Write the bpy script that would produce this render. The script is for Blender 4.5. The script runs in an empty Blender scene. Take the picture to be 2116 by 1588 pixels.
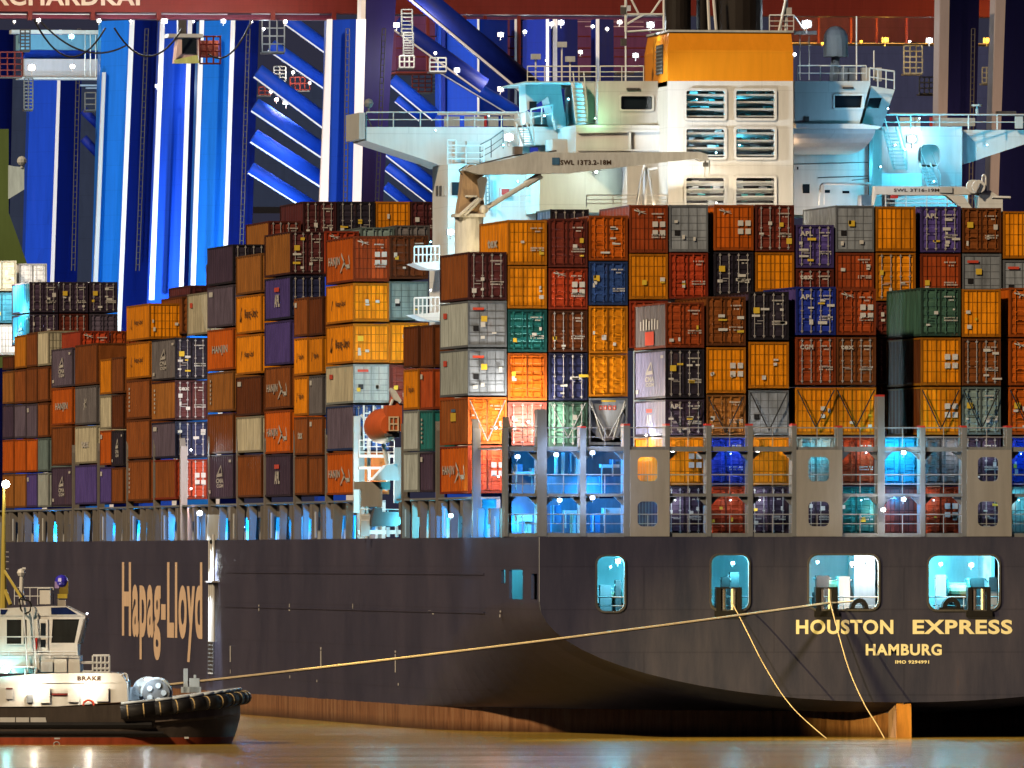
import bpy, bmesh, math, random
from mathutils import Vector, Matrix
from mathutils.geometry import tessellate_polygon
random.seed(11)
S = bpy.context.scene
COL = S.collection
# ---------------------------------------------------------------- survey frame
# Ship frame: X to starboard, Y forward along the ship (away from the camera), Z up,
# origin on the water under the middle of the transom.  The photograph was taken with a
# very long lens from about 880 m astern, 8.6 degrees off the ship's axis.
F = 30000.0; CXP = 1058.0; HY = 1155.0; ANG = math.radians(8.58); D0 = 882.0
DV = (math.sin(ANG), math.cos(ANG)); RV = (math.cos(ANG), -math.sin(ANG))
_x0 = (1868 - CXP) / F * D0
CAM = (-D0 * DV[0] - _x0 * RV[0], -D0 * DV[1] - _x0 * RV[1], (1525 - HY) / F * D0)
def ray(px, py):
    a = (px - CXP) / F
    return (DV[0] + a * RV[0], DV[1] + a * RV[1], (HY - py) / F)
def atY(px, py, Y):
    r = ray(px, py); t = (Y - CAM[1]) / r[1]
    return (CAM[0] + t * r[0], Y, CAM[2] + t * r[2])
def atX(px, py, X):
    r = ray(px, py); t = (X - CAM[0]) / r[0]
    return (X, CAM[1] + t * r[1], CAM[2] + t * r[2])
# ---------------------------------------------------------------- mesh builder
class MB:
    def __init__(s): s.v = []; s.f = []; s.m = []; s.mats = []
    def mi(s, mat):
        if mat not in s.mats: s.mats.append(mat)
        return s.mats.index(mat)
    def face(s, pts, mat):
        n = len(s.v); s.v += [tuple(p) for p in pts]
        s.f.append(tuple(range(n, n + len(pts)))); s.m.append(s.mi(mat))
    def box(s, x0, x1, y0, y1, z0, z1, mat):
        n = len(s.v); k = s.mi(mat)
        s.v += [(x, y, z) for z in (z0, z1) for y in (y0, y1) for x in (x0, x1)]
        for q in ((0, 2, 3, 1), (4, 5, 7, 6), (0, 1, 5, 4), (2, 6, 7, 3), (0, 4, 6, 2), (1, 3, 7, 5)):
            s.f.append(tuple(n + i for i in q)); s.m.append(k)
    def prism(s, a, b, mat):            # two matching loops
        n = len(s.v); k = s.mi(mat); N = len(a)
        s.v += [tuple(p) for p in a] + [tuple(p) for p in b]
        s.f.append(tuple(range(n, n + N))); s.m.append(k)
        s.f.append(tuple(range(n + 2 * N - 1, n + N - 1, -1))); s.m.append(k)
        for i in range(N):
            j = (i + 1) % N
            s.f.append((n + i, n + N + i, n + N + j, n + j)); s.m.append(k)
    def polyY(s, pts, y0, y1, mat):     # polygon of (x, z) swept from y0 to y1
        s.prism([(x, y0, z) for x, z in pts], [(x, y1, z) for x, z in pts], mat)
    def polyX(s, pts, x0, x1, mat):
        s.prism([(x0, y, z) for y, z in pts], [(x1, y, z) for y, z in pts], mat)
    def polyZ(s, pts, z0, z1, mat):
        s.prism([(x, y, z0) for x, y in pts], [(x, y, z1) for x, y in pts], mat)
    def tube(s, p, q, r, mat, n=6, r2=None):
        p = Vector(p); q = Vector(q); d = (q - p)
        if d.length < 1e-6: return
        d.normalize(); u = d.orthogonal().normalized(); w = d.cross(u); r2 = r if r2 is None else r2
        A = []; B = []
        for i in range(n):
            t = 2 * math.pi * (i + .5) / n; o = u * math.cos(t) + w * math.sin(t)
            A.append(p + o * r); B.append(q + o * r2)
        s.prism(A, B, mat)
    def path(s, pts, r, mat, n=6):
        for a, b in zip(pts[:-1], pts[1:]): s.tube(a, b, r, mat, n)
    def ball(s, c, r, mat, n=8, sq=(1, 1, 1)):
        rows = []; m = n // 2
        for i in range(m + 1):
            t = math.pi * i / m
            rows.append([(c[0] + sq[0] * r * math.sin(t) * math.cos(2 * math.pi * j / n), c[1] + sq[1] * r * math.sin(t) * math.sin(2 * math.pi * j / n), c[2] + sq[2] * r * math.cos(t)) for j in range(n)])
        s.grid(rows, mat, True)
    def grid(s, rows, mat, wrap=False):
        n = len(s.v); k = s.mi(mat); w = len(rows[0])
        for r in rows: s.v += [tuple(p) for p in r]
        for i in range(len(rows) - 1):
            for j in range(w if wrap else w - 1):
                jj = (j + 1) % w
                s.f.append((n + i * w + j, n + i * w + jj, n + (i + 1) * w + jj, n + (i + 1) * w + j)); s.m.append(k)
    def holed(s, outer, holes, fr, bk, mat, rim=None):
        """plate with holes: loops of 2D points, fr/bk map a 2D point onto the front / back sheet"""
        loops = [outer] + holes; flat = [p for l in loops for p in l]; n = len(s.v); N = len(flat); k = s.mi(mat)
        s.v += [fr(p) for p in flat] + [bk(p) for p in flat]
        for t in tessellate_polygon([[Vector((p[0], p[1], 0)) for p in l] for l in loops]):
            s.f.append(tuple(n + i for i in t)); s.m.append(k)
            s.f.append(tuple(n + N + i for i in reversed(t))); s.m.append(k)
        o = 0; kr = s.mi(rim or mat)
        for l in loops:
            for i in range(len(l)):
                a = n + o + i; b = n + o + (i + 1) % len(l)
                s.f.append((a, b, b + N, a + N)); s.m.append(kr)
            o += len(l)
    def build(s, name, parent=None, smooth=False, base=None):
        me = bpy.data.meshes.new(name)
        if parent is not None: o0 = BASE[parent.name]
        elif base is not None: o0 = base
        else:
            xs = [p[0] for p in s.v]; ys = [p[1] for p in s.v]; zs = [p[2] for p in s.v]
            o0 = ((min(xs) + max(xs)) / 2, (min(ys) + max(ys)) / 2, min(zs))
        me.from_pydata([(p[0] - o0[0], p[1] - o0[1], p[2] - o0[2]) for p in s.v], [], s.f)
        for m in s.mats: me.materials.append(m)
        me.polygons.foreach_set('material_index', s.m)
        if smooth: me.polygons.foreach_set('use_smooth', [True] * len(s.f))
        bm = bmesh.new(); bm.from_mesh(me); bmesh.ops.recalc_face_normals(bm, faces=bm.faces); bm.to_mesh(me); bm.free()
        me.update()
        o = bpy.data.objects.new(name, me); COL.objects.link(o)
        if parent is not None: o.parent = parent; BASE[o.name] = BASE[parent.name]
        else: o.location = o0; BASE[o.name] = o0
        return o
BASE = {}
def pieces(mb, name, parent):
    """every loose piece of mb becomes a part of its own"""
    n = len(mb.v); up = list(range(n))
    def find(i):
        while up[i] != i: up[i] = up[up[i]]; i = up[i]
        return i
    for f in mb.f:
        for i in f[1:]: up[find(i)] = find(f[0])
    isl = {}
    for f, k in zip(mb.f, mb.m): isl.setdefault(find(f[0]), []).append((f, k))
    for fs in isl.values():
        m = MB(); ids = {}
        for f, k in fs:
            for i in f:
                if i not in ids: ids[i] = len(m.v); m.v.append(mb.v[i])
            m.f.append(tuple(ids[i] for i in f)); m.m.append(m.mi(mb.mats[k]))
        m.build(name, parent)
def tag(o, label=None, cat=None, group=None, kind=None):
    if label: o['label'] = label
    if cat: o['category'] = cat
    if group: o['group'] = group
    if kind: o['kind'] = kind
    return o
def thing(name, loc, label, cat, group=None, rz=0.0, local=False):
    o = bpy.data.objects.new(name, None); COL.objects.link(o); o.location = loc; o.rotation_euler = (0, 0, rz)
    o.empty_display_size = .5
    BASE[o.name] = (0, 0, 0) if local else tuple(loc)
    return tag(o, label, cat, group)
# ---------------------------------------------------------------- materials
def nt(m):
    m.use_nodes = True; return m.node_tree, m.node_tree.nodes['Principled BSDF']
_MC = {}
def mat(name, col, rough=.55, metal=0.0, var=.25, rust=0.0, streak=6.0, coat=0.0, seam=0.0):
    """painted steel: tone varies in vertical runs, rust blooms where asked"""
    if name in _MC: return _MC[name]
    m = bpy.data.materials.new(name); t, b = nt(m); L = t.links.new; N = t.nodes.new
    b.inputs['Roughness'].default_value = rough; b.inputs['Metallic'].default_value = metal
    b.inputs['Coat Weight'].default_value = coat; b.inputs['Specular IOR Level'].default_value = .2 if rough > .3 else .5
    c = (*col, 1)
    if var <= 0 and rust <= 0:
        b.inputs['Base Color'].default_value = c; _MC[name] = m; return m
    tc = N('ShaderNodeTexCoord'); mp = N('ShaderNodeMapping'); oi = N('ShaderNodeObjectInfo')
    L(tc.outputs['Object'], mp.inputs['Vector']); mp.inputs['Scale'].default_value = (1, 1, 1 / streak)
    sh = N('ShaderNodeVectorMath'); sh.operation = 'ADD'
    ml = N('ShaderNodeMath'); ml.operation = 'MULTIPLY'; ml.inputs[1].default_value = 57.0
    L(oi.outputs['Random'], ml.inputs[0]); L(mp.outputs['Vector'], sh.inputs[0]); L(ml.outputs[0], sh.inputs[1])
    n1 = N('ShaderNodeTexNoise'); n1.inputs['Scale'].default_value = 2.2; n1.inputs['Detail'].default_value = 6; n1.inputs['Roughness'].default_value = .65
    L(sh.outputs[0], n1.inputs['Vector'])
    r1 = N('ShaderNodeMapRange'); r1.inputs[1].default_value = .3; r1.inputs[2].default_value = .7
    r1.inputs[3].default_value = 1 - var; r1.inputs[4].default_value = 1 + var * .6
    L(n1.outputs['Fac'], r1.inputs[0])
    rv = N('ShaderNodeMapRange'); rv.inputs[3].default_value = 1 - var * .55; rv.inputs[4].default_value = 1 + var * .35
    L(oi.outputs['Random'], rv.inputs[0])
    mm = N('ShaderNodeMath'); mm.operation = 'MULTIPLY'; L(r1.outputs[0], mm.inputs[0]); L(rv.outputs[0], mm.inputs[1])
    mx = N('ShaderNodeMix'); mx.data_type = 'RGBA'; mx.blend_type = 'MULTIPLY'; mx.inputs['Factor'].default_value = 1
    mx.inputs['A'].default_value = c; L(mm.outputs[0], mx.inputs['B'])
    out = mx.outputs['Result']
    n2 = N('ShaderNodeTexNoise'); n2.inputs['Scale'].default_value = 1.1; n2.inputs['Detail'].default_value = 9; n2.inputs['Roughness'].default_value = .7
    L(sh.outputs[0], n2.inputs['Vector'])
    r2 = N('ShaderNodeMapRange'); r2.inputs[1].default_value = .60; r2.inputs[2].default_value = .74
    r2.inputs[3].default_value = 0; r2.inputs[4].default_value = rust
    L(n2.outputs['Fac'], r2.inputs[0])
    m2 = N('ShaderNodeMix'); m2.data_type = 'RGBA'; L(r2.outputs[0], m2.inputs['Factor']); L(out, m2.inputs['A'])
    m2.inputs['B'].default_value = (.10, .035, .012, 1)
    out = m2.outputs['Result']
    if seam > 0:
        br = N('ShaderNodeTexBrick'); br.inputs['Color1'].default_value = (1, 1, 1, 1); br.inputs['Color2'].default_value = (.86, .86, .86, 1)
        br.inputs['Mortar'].default_value = (.45, .45, .45, 1); br.inputs['Scale'].default_value = 1; br.inputs['Mortar Size'].default_value = .035
        br.inputs['Brick Width'].default_value = 9.0; br.inputs['Row Height'].default_value = 2.4; br.offset = .5
        sp = N('ShaderNodeSeparateXYZ'); cb = N('ShaderNodeCombineXYZ'); ad = N('ShaderNodeMath'); ad.operation = 'ADD'
        L(tc.outputs['Object'], sp.inputs[0]); L(sp.outputs[0], ad.inputs[0]); L(sp.outputs[1], ad.inputs[1])
        L(ad.outputs[0], cb.inputs[0]); L(sp.outputs[2], cb.inputs[1]); L(cb.outputs[0], br.inputs['Vector'])
        m3 = N('ShaderNodeMix'); m3.data_type = 'RGBA'; m3.blend_type = 'MULTIPLY'; m3.inputs['Factor'].default_value = seam
        L(out, m3.inputs['A']); L(br.outputs['Color'], m3.inputs['B']); out = m3.outputs['Result']
    L(out, b.inputs['Base Color'])
    r3 = N('ShaderNodeMapRange'); r3.inputs[3].default_value = max(.1, rough - .15); r3.inputs[4].default_value = min(1, rough + .15)
    L(n1.outputs['Fac'], r3.inputs[0]); L(r3.outputs[0], b.inputs['Roughness'])
    _MC[name] = m; return m
def emat(name, col, st):
    if name in _MC: return _MC[name]
    m = bpy.data.materials.new(name); t, b = nt(m); b.inputs['Base Color'].default_value = (*col, 1)
    b.inputs['Emission Color'].default_value = (*col, 1); b.inputs['Emission Strength'].default_value = st
    _MC[name] = m; return m
PAL = {  # code: (colour word, linear base colour)
 'am': ('amber', (.80, .265, .004)), 'ad': ('dull amber', (.56, .20, .012)), 'or': ('orange red', (.58, .115, .006)), 'rd': ('red', (.42, .05, .014)),
 'rr': ('rust red', (.36, .062, .012)), 'ma': ('maroon', (.17, .03, .018)), 'dm': ('dark maroon', (.09, .022, .024)), 'br': ('brown', (.23, .068, .014)),
 'tb': ('tan brown', (.35, .135, .026)), 'db': ('dark brown', (.13, .035, .008)), 'nv': ('navy', (.018, .022, .07)), 'bk': ('black', (.022, .018, .03)),
 'pu': ('purple blue', (.085, .06, .26)), 'pg': ('purple grey', (.105, .085, .125)), 'dp': ('dark purple', (.06, .04, .075)), 'bl': ('blue', (.025, .065, .22)),
 'bb': ('bright blue', (.02, .045, .42)), 'tl': ('teal green', (.015, .15, .15)), 'dg': ('dark green', (.05, .12, .085)), 'gy': ('grey', (.24, .27, .31)),
 'lg': ('pale grey', (.44, .49, .47)), 'cr': ('cream', (.5, .46, .33)), 'gg': ('grey green', (.19, .27, .27)), 'vg': ('violet grey', (.21, .21, .34)),
 'sg': ('slate grey', (.16, .15, .16)), 'wh': ('white', (.7, .72, .75)), 'cy': ('turquoise blue', (.04, .28, .45))}
def cm(code): return mat('container paint ' + PAL[code][0], PAL[code][1], .5, 0, .42, .65, 5.0)
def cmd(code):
    c = PAL[code][1]; return mat('container frame ' + PAL[code][0], tuple(x * .42 for x in c), .6, 0, .3, .6, 4.0)  # frames darkened to deepen the shade in gaps between boxes
WHITE = mat('white ship paint', (.66, .67, .66), .45, 0, .10, .10, 9.0, seam=.22)
BEIGE = mat('weathered crane paint', (.58, .61, .62), .5, 0, .22, .45, 5.0)
GREYP = mat('grey deck paint', (.19, .20, .205), .5, 0, .18, .22, 8.0)
LGREY = mat('light grey deck paint', (.48, .5, .5), .5, 0, .15, .12, 6.0)
DGREY = mat('dark grey steel', (.085, .08, .08), .55, 0, .3, .3)
BLACK = mat('black rubber', (.014, .013, .013), .6, 0, .2, 0)
RAILM = mat('white rail paint', (.72, .73, .72), .45, 0, .06, 0)
GALV = mat('galvanised steel', (.36, .345, .34), .45, .2, .1, .1)
STEEL = mat('polished roller steel', (.65, .6, .52), .28, .8, .15, .1)
GLASS = mat('dark window glass', (.012, .018, .024), .08, 0, 0, 0)
PLACW = mat('white placard', (.56, .55, .52), .5, 0, .08, 0)
PLACY = mat('yellow placard', (.62, .42, .04), .5, 0, .08, 0)
PLACK = mat('black placard', (.012, .012, .014), .5, 0, .05, 0)
PLACR = mat('red placard', (.5, .04, .03), .5, 0, .05, 0)
DARKT = mat('dark lettering paint', (.06, .035, .02), .5, 0, .15, 0)
WHT = mat('white lettering paint', (.52, .50, .46), .5, 0, .12, 0)
YELT = mat('cream lettering paint', (.92, .82, .50), .45, 0, .08, 0)
REDT = mat('red lettering paint', (.55, .07, .04), .5, 0, .1, 0)
# ---------------------------------------------------------------- lettering
_GC = {}
def glyphs(txt, bold=.0):
    k = (txt, bold)
    if k in _GC: return _GC[k]
    cu = bpy.data.curves.new('lettering', 'FONT'); cu.body = txt; cu.resolution_u = 4; cu.offset = bold; cu.space_character = 1.0 + bold * 3
    ob = bpy.data.objects.new('lettering', cu); COL.objects.link(ob)
    dg = bpy.context.evaluated_depsgraph_get(); dg.update()
    me = bpy.data.meshes.new_from_object(ob.evaluated_get(dg))
    vs = [(v.co.x, v.co.y) for v in me.vertices]; fs = [tuple(p.vertices) for p in me.polygons]
    bpy.data.objects.remove(ob); bpy.data.curves.remove(cu); bpy.data.meshes.remove(me)
    x0 = min(v[0] for v in vs); x1 = max(v[0] for v in vs); y0 = min(v[1] for v in vs); y1 = max(v[1] for v in vs)
    _GC[k] = ([((x - x0) / (x1 - x0), (y - y0) / (y1 - y0)) for x, y in vs], fs); return _GC[k]
def write(mb, txt, o, ux, uz, mt, bold=.0):
    """text whose box starts at o and spans the vectors ux (along) and uz (up)"""
    vs, fs = glyphs(txt, bold); n = len(mb.v); k = mb.mi(mt); o = Vector(o); ux = Vector(ux); uz = Vector(uz)
    mb.v += [tuple(o + ux * a + uz * b) for a, b in vs]
    for f in fs: mb.f.append(tuple(n + i for i in f)); mb.m.append(k)
def rrect(x0, x1, z0, z1, r, n=4):
    out = []
    for cx, cz, a in ((x1 - r, z0 + r, -90), (x1 - r, z1 - r, 0), (x0 + r, z1 - r, 90), (x0 + r, z0 + r, 180)):
        for i in range(n + 1):
            t = math.radians(a + 90 * i / n); out.append((cx + r * math.cos(t), cz + r * math.sin(t)))
    return out
# ---------------------------------------------------------------- lamps
CYAN = (.10, .72, 1.0); BLUE = (.006, .33, 1.0); WARM = (1.0, .72, .42); COOL = (.80, .92, 1.0); NEUT = (1.0, .92, .80); SOD = (1.0, .55, .06)
def light(p, col, power, r=.2, name='lamp_light'):
    l = bpy.data.lights.new(name, 'POINT'); l.color = col; l.energy = power; l.shadow_soft_size = r
    o = bpy.data.objects.new(name, l); COL.objects.link(o); o.location = (p[0], p[1] - .34, p[2]); return o
def spot(p, q, col, power, ang=70, r=.3, blend=.6, name='floodlight_beam'):
    l = bpy.data.lights.new(name, 'SPOT'); l.color = col; l.energy = power; l.shadow_soft_size = r
    l.spot_size = math.radians(ang); l.spot_blend = blend
    o = bpy.data.objects.new(name, l); COL.objects.link(o); o.location = p
    o.rotation_euler = (Vector(q) - Vector(p)).to_track_quat('-Z', 'Y').to_euler(); return o
def lampbody(p, col, parent, size=.28, st=22, name='floodlight'):
    """a housing with a glowing lens on its aft side"""
    mb = MB(); x, y, z = p; st = 2.2 if col == SOD else st; e = emat('lamp lens %.2f %.2f %.2f %g' % (*col, st), col if col == SOD else tuple(.45 + .55 * c for c in col), st)
    mb.box(x - size * .8, x + size * .8, y + .12, y + .5, z - size * .6, z + size * .6, DGREY)
    mb.tube((x, y + .3, z - size * .55), (x, y + .3, z - size * 1.5), .05, DGREY)
    mb.ball((x, y, z), size * .62, e, 8)
    return mb.build(name, parent)
# ================================================================ THE SHIP
def lerp(tab, x):
    for (a, u), (b, w) in zip(tab[:-1], tab[1:]):
        if x <= b: return u + (w - u) * max(0, (x - a)) / (b - a)
    return tab[-1][1]
HB = 22.4; DECK = 12.2
ship = thing('container_ship', (0, 0, 0), 'black hulled container ship seen from astern with orange funnel and white deckhouse', 'container ship')
def hull_material():
    m = bpy.data.materials.new('hull paint'); t, b = nt(m); L = t.links.new; N = t.nodes.new
    tc = N('ShaderNodeTexCoord'); sp = N('ShaderNodeSeparateXYZ'); L(tc.outputs['Object'], sp.inputs[0])
    mp = N('ShaderNodeMapping'); mp.inputs['Scale'].default_value = (.30, .06, .05); L(tc.outputs['Object'], mp.inputs['Vector'])
    n = N('ShaderNodeTexNoise'); n.inputs['Scale'].default_value = 1.6; n.inputs['Detail'].default_value = 8; n.inputs['Roughness'].default_value = .68; L(mp.outputs[0], n.inputs['Vector'])
    r = N('ShaderNodeValToRGB'); e = r.color_ramp.elements; e[0].position = .3; e[0].color = (.028, .032, .060, 1); e[1].position = .70; e[1].color = (.070, .066, .100, 1)
    x = r.color_ramp.elements.new(.80); x.color = (.12, .06, .03, 1)
    L(n.outputs['Fac'], r.inputs[0])
    # plating seams
    br = N('ShaderNodeTexBrick'); br.inputs['Color1'].default_value = (1, 1, 1, 1); br.inputs['Color2'].default_value = (.86, .86, .86, 1); br.inputs['Mortar'].default_value = (.4, .4, .4, 1)
    br.inputs['Mortar Size'].default_value = .05; br.inputs['Brick Width'].default_value = 16; br.inputs['Row Height'].default_value = 2.6; br.inputs['Scale'].default_value = 1
    ad = N('ShaderNodeMath'); ad.operation = 'ADD'; L(sp.outputs[0], ad.inputs[0]); L(sp.outputs[1], ad.inputs[1]); cb = N('ShaderNodeCombineXYZ')
    L(ad.outputs[0], cb.inputs[0]); L(sp.outputs[2], cb.inputs[1]); L(cb.outputs[0], br.inputs['Vector'])
    ms = N('ShaderNodeMix'); ms.data_type = 'RGBA'; ms.blend_type = 'MULTIPLY'; ms.inputs['Factor'].default_value = .28; L(r.outputs[0], ms.inputs['A']); L(br.outputs['Color'], ms.inputs['B'])
    # antifouling below the boot top
    mp2 = N('ShaderNodeMapping'); mp2.inputs['Scale'].default_value = (1.2, .8, .12); L(tc.outputs['Object'], mp2.inputs['Vector'])
    n2 = N('ShaderNodeTexNoise'); n2.inputs['Scale'].default_value = 1.5; n2.inputs['Detail'].default_value = 10; n2.inputs['Roughness'].default_value = .75; L(mp2.outputs[0], n2.inputs['Vector'])
    r2 = N('ShaderNodeValToRGB'); e = r2.color_ramp.elements; e[0].position = .28; e[0].color = (.05, .022, .012, 1); e[1].position = .75; e[1].color = (.42, .25, .13, 1)
    x = r2.color_ramp.elements.new(.5); x.color = (.26, .115, .05, 1); L(n2.outputs['Fac'], r2.inputs[0])
    n3 = N('ShaderNodeTexNoise'); n3.inputs['Scale'].default_value = .5; L(tc.outputs['Object'], n3.inputs['Vector'])
    za = N('ShaderNodeMath'); za.operation = 'MULTIPLY_ADD'; za.inputs[1].default_value = .12; L(n3.outputs['Fac'], za.inputs[0]); L(sp.outputs[2], za.inputs[2])
    gt = N('ShaderNodeMath'); gt.operation = 'LESS_THAN'; gt.inputs[1].default_value = 1.55; L(za.outputs[0], gt.inputs[0])
    mx = N('ShaderNodeMix'); mx.data_type = 'RGBA'; L(gt.outputs[0], mx.inputs['Factor']); L(ms.outputs['Result'], mx.inputs['A']); L(r2.outputs[0], mx.inputs['B'])
    # wet slime line
    wl = N('ShaderNodeMapRange'); wl.inputs[1].default_value = .15; wl.inputs[2].default_value = .75; wl.inputs[3].default_value = .35; wl.inputs[4].default_value = 1; L(za.outputs[0], wl.inputs[0])
    mw = N('ShaderNodeMix'); mw.data_type = 'RGBA'; mw.blend_type = 'MULTIPLY'; mw.inputs['Factor'].default_value = 1; L(mx.outputs['Result'], mw.inputs['A']); L(wl.outputs[0], mw.inputs['B'])
    L(mw.outputs['Result'], b.inputs['Base Color']); b.inputs['Roughness'].default_value = .4; b.inputs['Specular IOR Level'].default_value = .12
    bp = N('ShaderNodeBump'); bp.inputs['Strength'].default_value = .5; bp.inputs['Distance'].default_value = .06; L(n.outputs['Fac'], bp.inputs['Height']); L(bp.outputs[0], b.inputs['Normal'])
    return m
HULL = hull_material()
# below the boot top the after body is a narrow, wall sided run that widens forwards; above it a flat counter sweeps out to the quarters
BWL = [(0, .02), (3, .35), (8, 2.2), (14, 6), (20, 10.6), (26, 14.8), (32, 18.2), (38, 20.6), (44, 22.0), (50, HB), (400, HB)]
ZT = [(0, 8.2), (14, 8.2), (20, 8.0), (28, 7.4), (36, 6.2), (44, 4.0), (50, 1.9), (400, 1.9)]
Z0 = [(0, 2.15), (4, 1.5), (400, 1.5)]
def bow(Y): return 1.0 if Y < 292 else max(.02, 1 - ((Y - 292) / 42) ** 2.2)
def section(Y, n=16):
    bw, zt, z0 = lerp(BWL, Y), lerp(ZT, Y), lerp(Z0, Y); f = bow(Y); out = []
    if Y > 0: out += [(.01, -3.0), (bw * f, -3.0), (bw * f, -.6), (bw * f, z0 - .01)]
    else: out += [(.0, z0 + .0), (.005, z0), (.01, z0), (.015, z0)]
    for i in range(n + 1):
        a = math.pi / 2 * i / n; out.append(((bw + (HB - bw) * math.sin(a)) * f, zt - (zt - z0) * math.cos(a)))
    zt2 = max(zt + .02, 8.25)
    for i in range(1, 5): out.append((HB * f, zt + (zt2 - zt) * i / 4))
    out.append((HB * f, DECK)); return out
YS = [0, .4, 2, 4, 6, 8, 11, 14, 17, 20, 22, 24, 26, 28, 30, 32, 34, 36, 38, 41, 43, 46, 49, 53, 56, 60, 70, 80, 100, 140, 200, 255, 292, 300, 310, 320, 328, 333]
mb = MB()
for sd in (-1, 1):
    rows = [[(sd * x, Y, z) for x, z in section(Y)] for Y in YS]
    for i in range(len(YS) - 1):
        top = len(rows[0])
        if sd < 0 and YS[i] < 20: top -= 1
        mb.grid([rows[i][:top], rows[i + 1][:top]], HULL)
hull = mb.build('hull', ship, smooth=False)
for p in hull.data.polygons: p.use_smooth = abs(p.normal.z) > .03
# port quarter side plating with its openings, transom with the mooring openings
mb = MB()
ports = []
for x0, y0, x1, y1 in ((1052, 1178, 1080, 1254), (1036, 1178, 1044, 1206), (1098, 1186, 1110, 1254)):
    a = atX(x0, y0, -HB); c = atX(x1, y1, -HB)
    ports.append(rrect(min(a[1], c[1]), max(a[1], c[1]), max(8.4, c[2]), a[2], .22))
cuts = sorted((min(q[0] for q in h), max(q[0] for q in h), min(q[1] for q in h), max(q[1] for q in h)) for h in ports); y = .23
for ya, yb, za, zc in [c for c in cuts if c[1] < 20] + [(20, 20, 0, 0)]:
    mb.box(-HB, -HB + .18, y, ya, 8.25, DECK, HULL)
    if yb > ya: mb.box(-HB, -HB + .18, ya, yb, 8.25, za, HULL); mb.box(-HB, -HB + .18, ya, yb, zc, DECK, HULL)
    y = yb
def pxY(px, py, Y=0): p = atY(px, py, Y); return (p[0], p[2])
def rectY(x0, y0, x1, y1, Y, r=.35):
    a = atY(x0, y0, Y); c = atY(x1, y1, Y); return rrect(a[0], c[0], c[2], a[2], r)
holes = [rectY(1234, 1150, 1290, 1263, 0, .5), rectY(1470, 1148, 1547, 1260, 0, .5), rectY(1672, 1148, 1815, 1259, 0, .55), rectY(1919, 1149, 2064, 1260, 0, .55)]
sec = [(0.0, 2.15)] + section(0)[5:]
outer = [(-x, z) for x, z in reversed(sec)] + [(x, z) for x, z in sec[1:]]
mb.holed(outer, holes, lambda p: (p[0], 0.0, p[1]), lambda p: (p[0], .22, p[1]), HULL, LGREY)
# raised lip round each mooring opening
mb.build('stern_plating', ship)
mb = MB()
for h in holes + []:
    xs = [p[0] for p in h]; zs = [p[1] for p in h]; cx = (min(xs) + max(xs)) / 2; cz = (min(zs) + max(zs)) / 2
    big = [(cx + (x - cx) * (1 + .22 / (max(xs) - min(xs))), cz + (z - cz) * (1 + .22 / (max(zs) - min(zs)))) for x, z in h]
    mb.holed(big, [h], lambda p: (p[0], -.08, p[1]), lambda p: (p[0], -.003, p[1]), DGREY)
pieces(mb, 'opening_coaming', ship)
# decks
mb = MB()
mb.polyZ([(-HB + .2, .25), (HB - .2, .25), (HB - .2, 292), (-HB + .2, 292)], DECK - .35, DECK, GREYP)
mb.build('weather_deck', ship)
mb = MB()   # mooring deck room
mb.box(-HB + .6, HB - .6, .3, 19.9, 7.32, 7.45, GREYP); mb.box(-HB + .25, -HB + 6, 19.5, 19.7, 7.45, 11.6, LGREY)
mb.box(-HB + .25, HB - .25, 7.2, 7.4, 7.45, 11.6, LGREY)
for x in (-21.4, -15.9, -12.3, -6.6, -.6, 5.9): mb.box(x, x + .22, 2.8, 7.2, 7.45, 11.6, LGREY)
for k in range(14): mb.box(-20.8 + 3.1 * k, -20.65 + 3.1 * k, .4, 11.6, 11.45, 11.62, LGREY)   # deck beams
mb.box(-HB + .3, HB - .3, 1.2, 1.35, 11.25, 11.6, LGREY)
x = pxY(1765, 1200, 3)[0]; mb.box(x, x + 1.3, 3, 5, 7.45, 11.6, GREYP)
mb.build('mooring_deck', ship)
# fairleads, winches, mooring gear in the openings
def fairlead(x0, x1, yb=1256, yt=1217):
    a = atY(x0, yt, -.1); c = atY(x1, yb, -.1); w = c[0] - a[0]; m = MB()
    for u in (0, .82): m.box(a[0] + w * u, a[0] + w * (u + .18), -.15, .55, c[2] - .25, a[2], BLACK)
    m.box(a[0] - .1, c[0] + .1, -.17, .57, c[2] - .55, c[2] - .2, BLACK); m.box(a[0], c[0], -.15, .55, a[2], a[2] + .1, BLACK)
    o = m.build('roller_fairlead', ship)
    for u in (.30, .70):
        r = MB(); r.tube((a[0] + w * u, .1, c[2] - .2), (a[0] + w * u, .1, a[2]), w * .11, STEEL, 10); r.build('roller', o)
    return ((a[0] + c[0]) / 2, -.2, c[2] + .25)
FL1 = fairlead(1480, 1533); FL2 = fairlead(1686, 1730); FL3 = fairlead(2000, 2047)
for px, py, w, r in ((1712, 1212, 1.1, .62), (1977, 1220, 1.3, .75), (1262, 1235, 1.2, .55)):
    p = atY(px, py, 3.4); m = MB()
    m.tube((p[0] - w / 2, 3.4, p[2]), (p[0] + w / 2, 3.4, p[2]), r * .62, mat('mooring rope on drum', (.38, .33, .2), .8, 0, .3, 0), 14)
    for u in (-.5, .5): m.tube((p[0] + w * u - .06, 3.4, p[2]), (p[0] + w * u + .06, 3.4, p[2]), r, mat('winch green', (.05, .16, .14), .5), 16)
    m.box(p[0] - w * .8, p[0] + w * .8, 3.2, 4.2, 7.45, p[2] - r * .6, DGREY); m.build('mooring_winch', ship)
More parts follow.
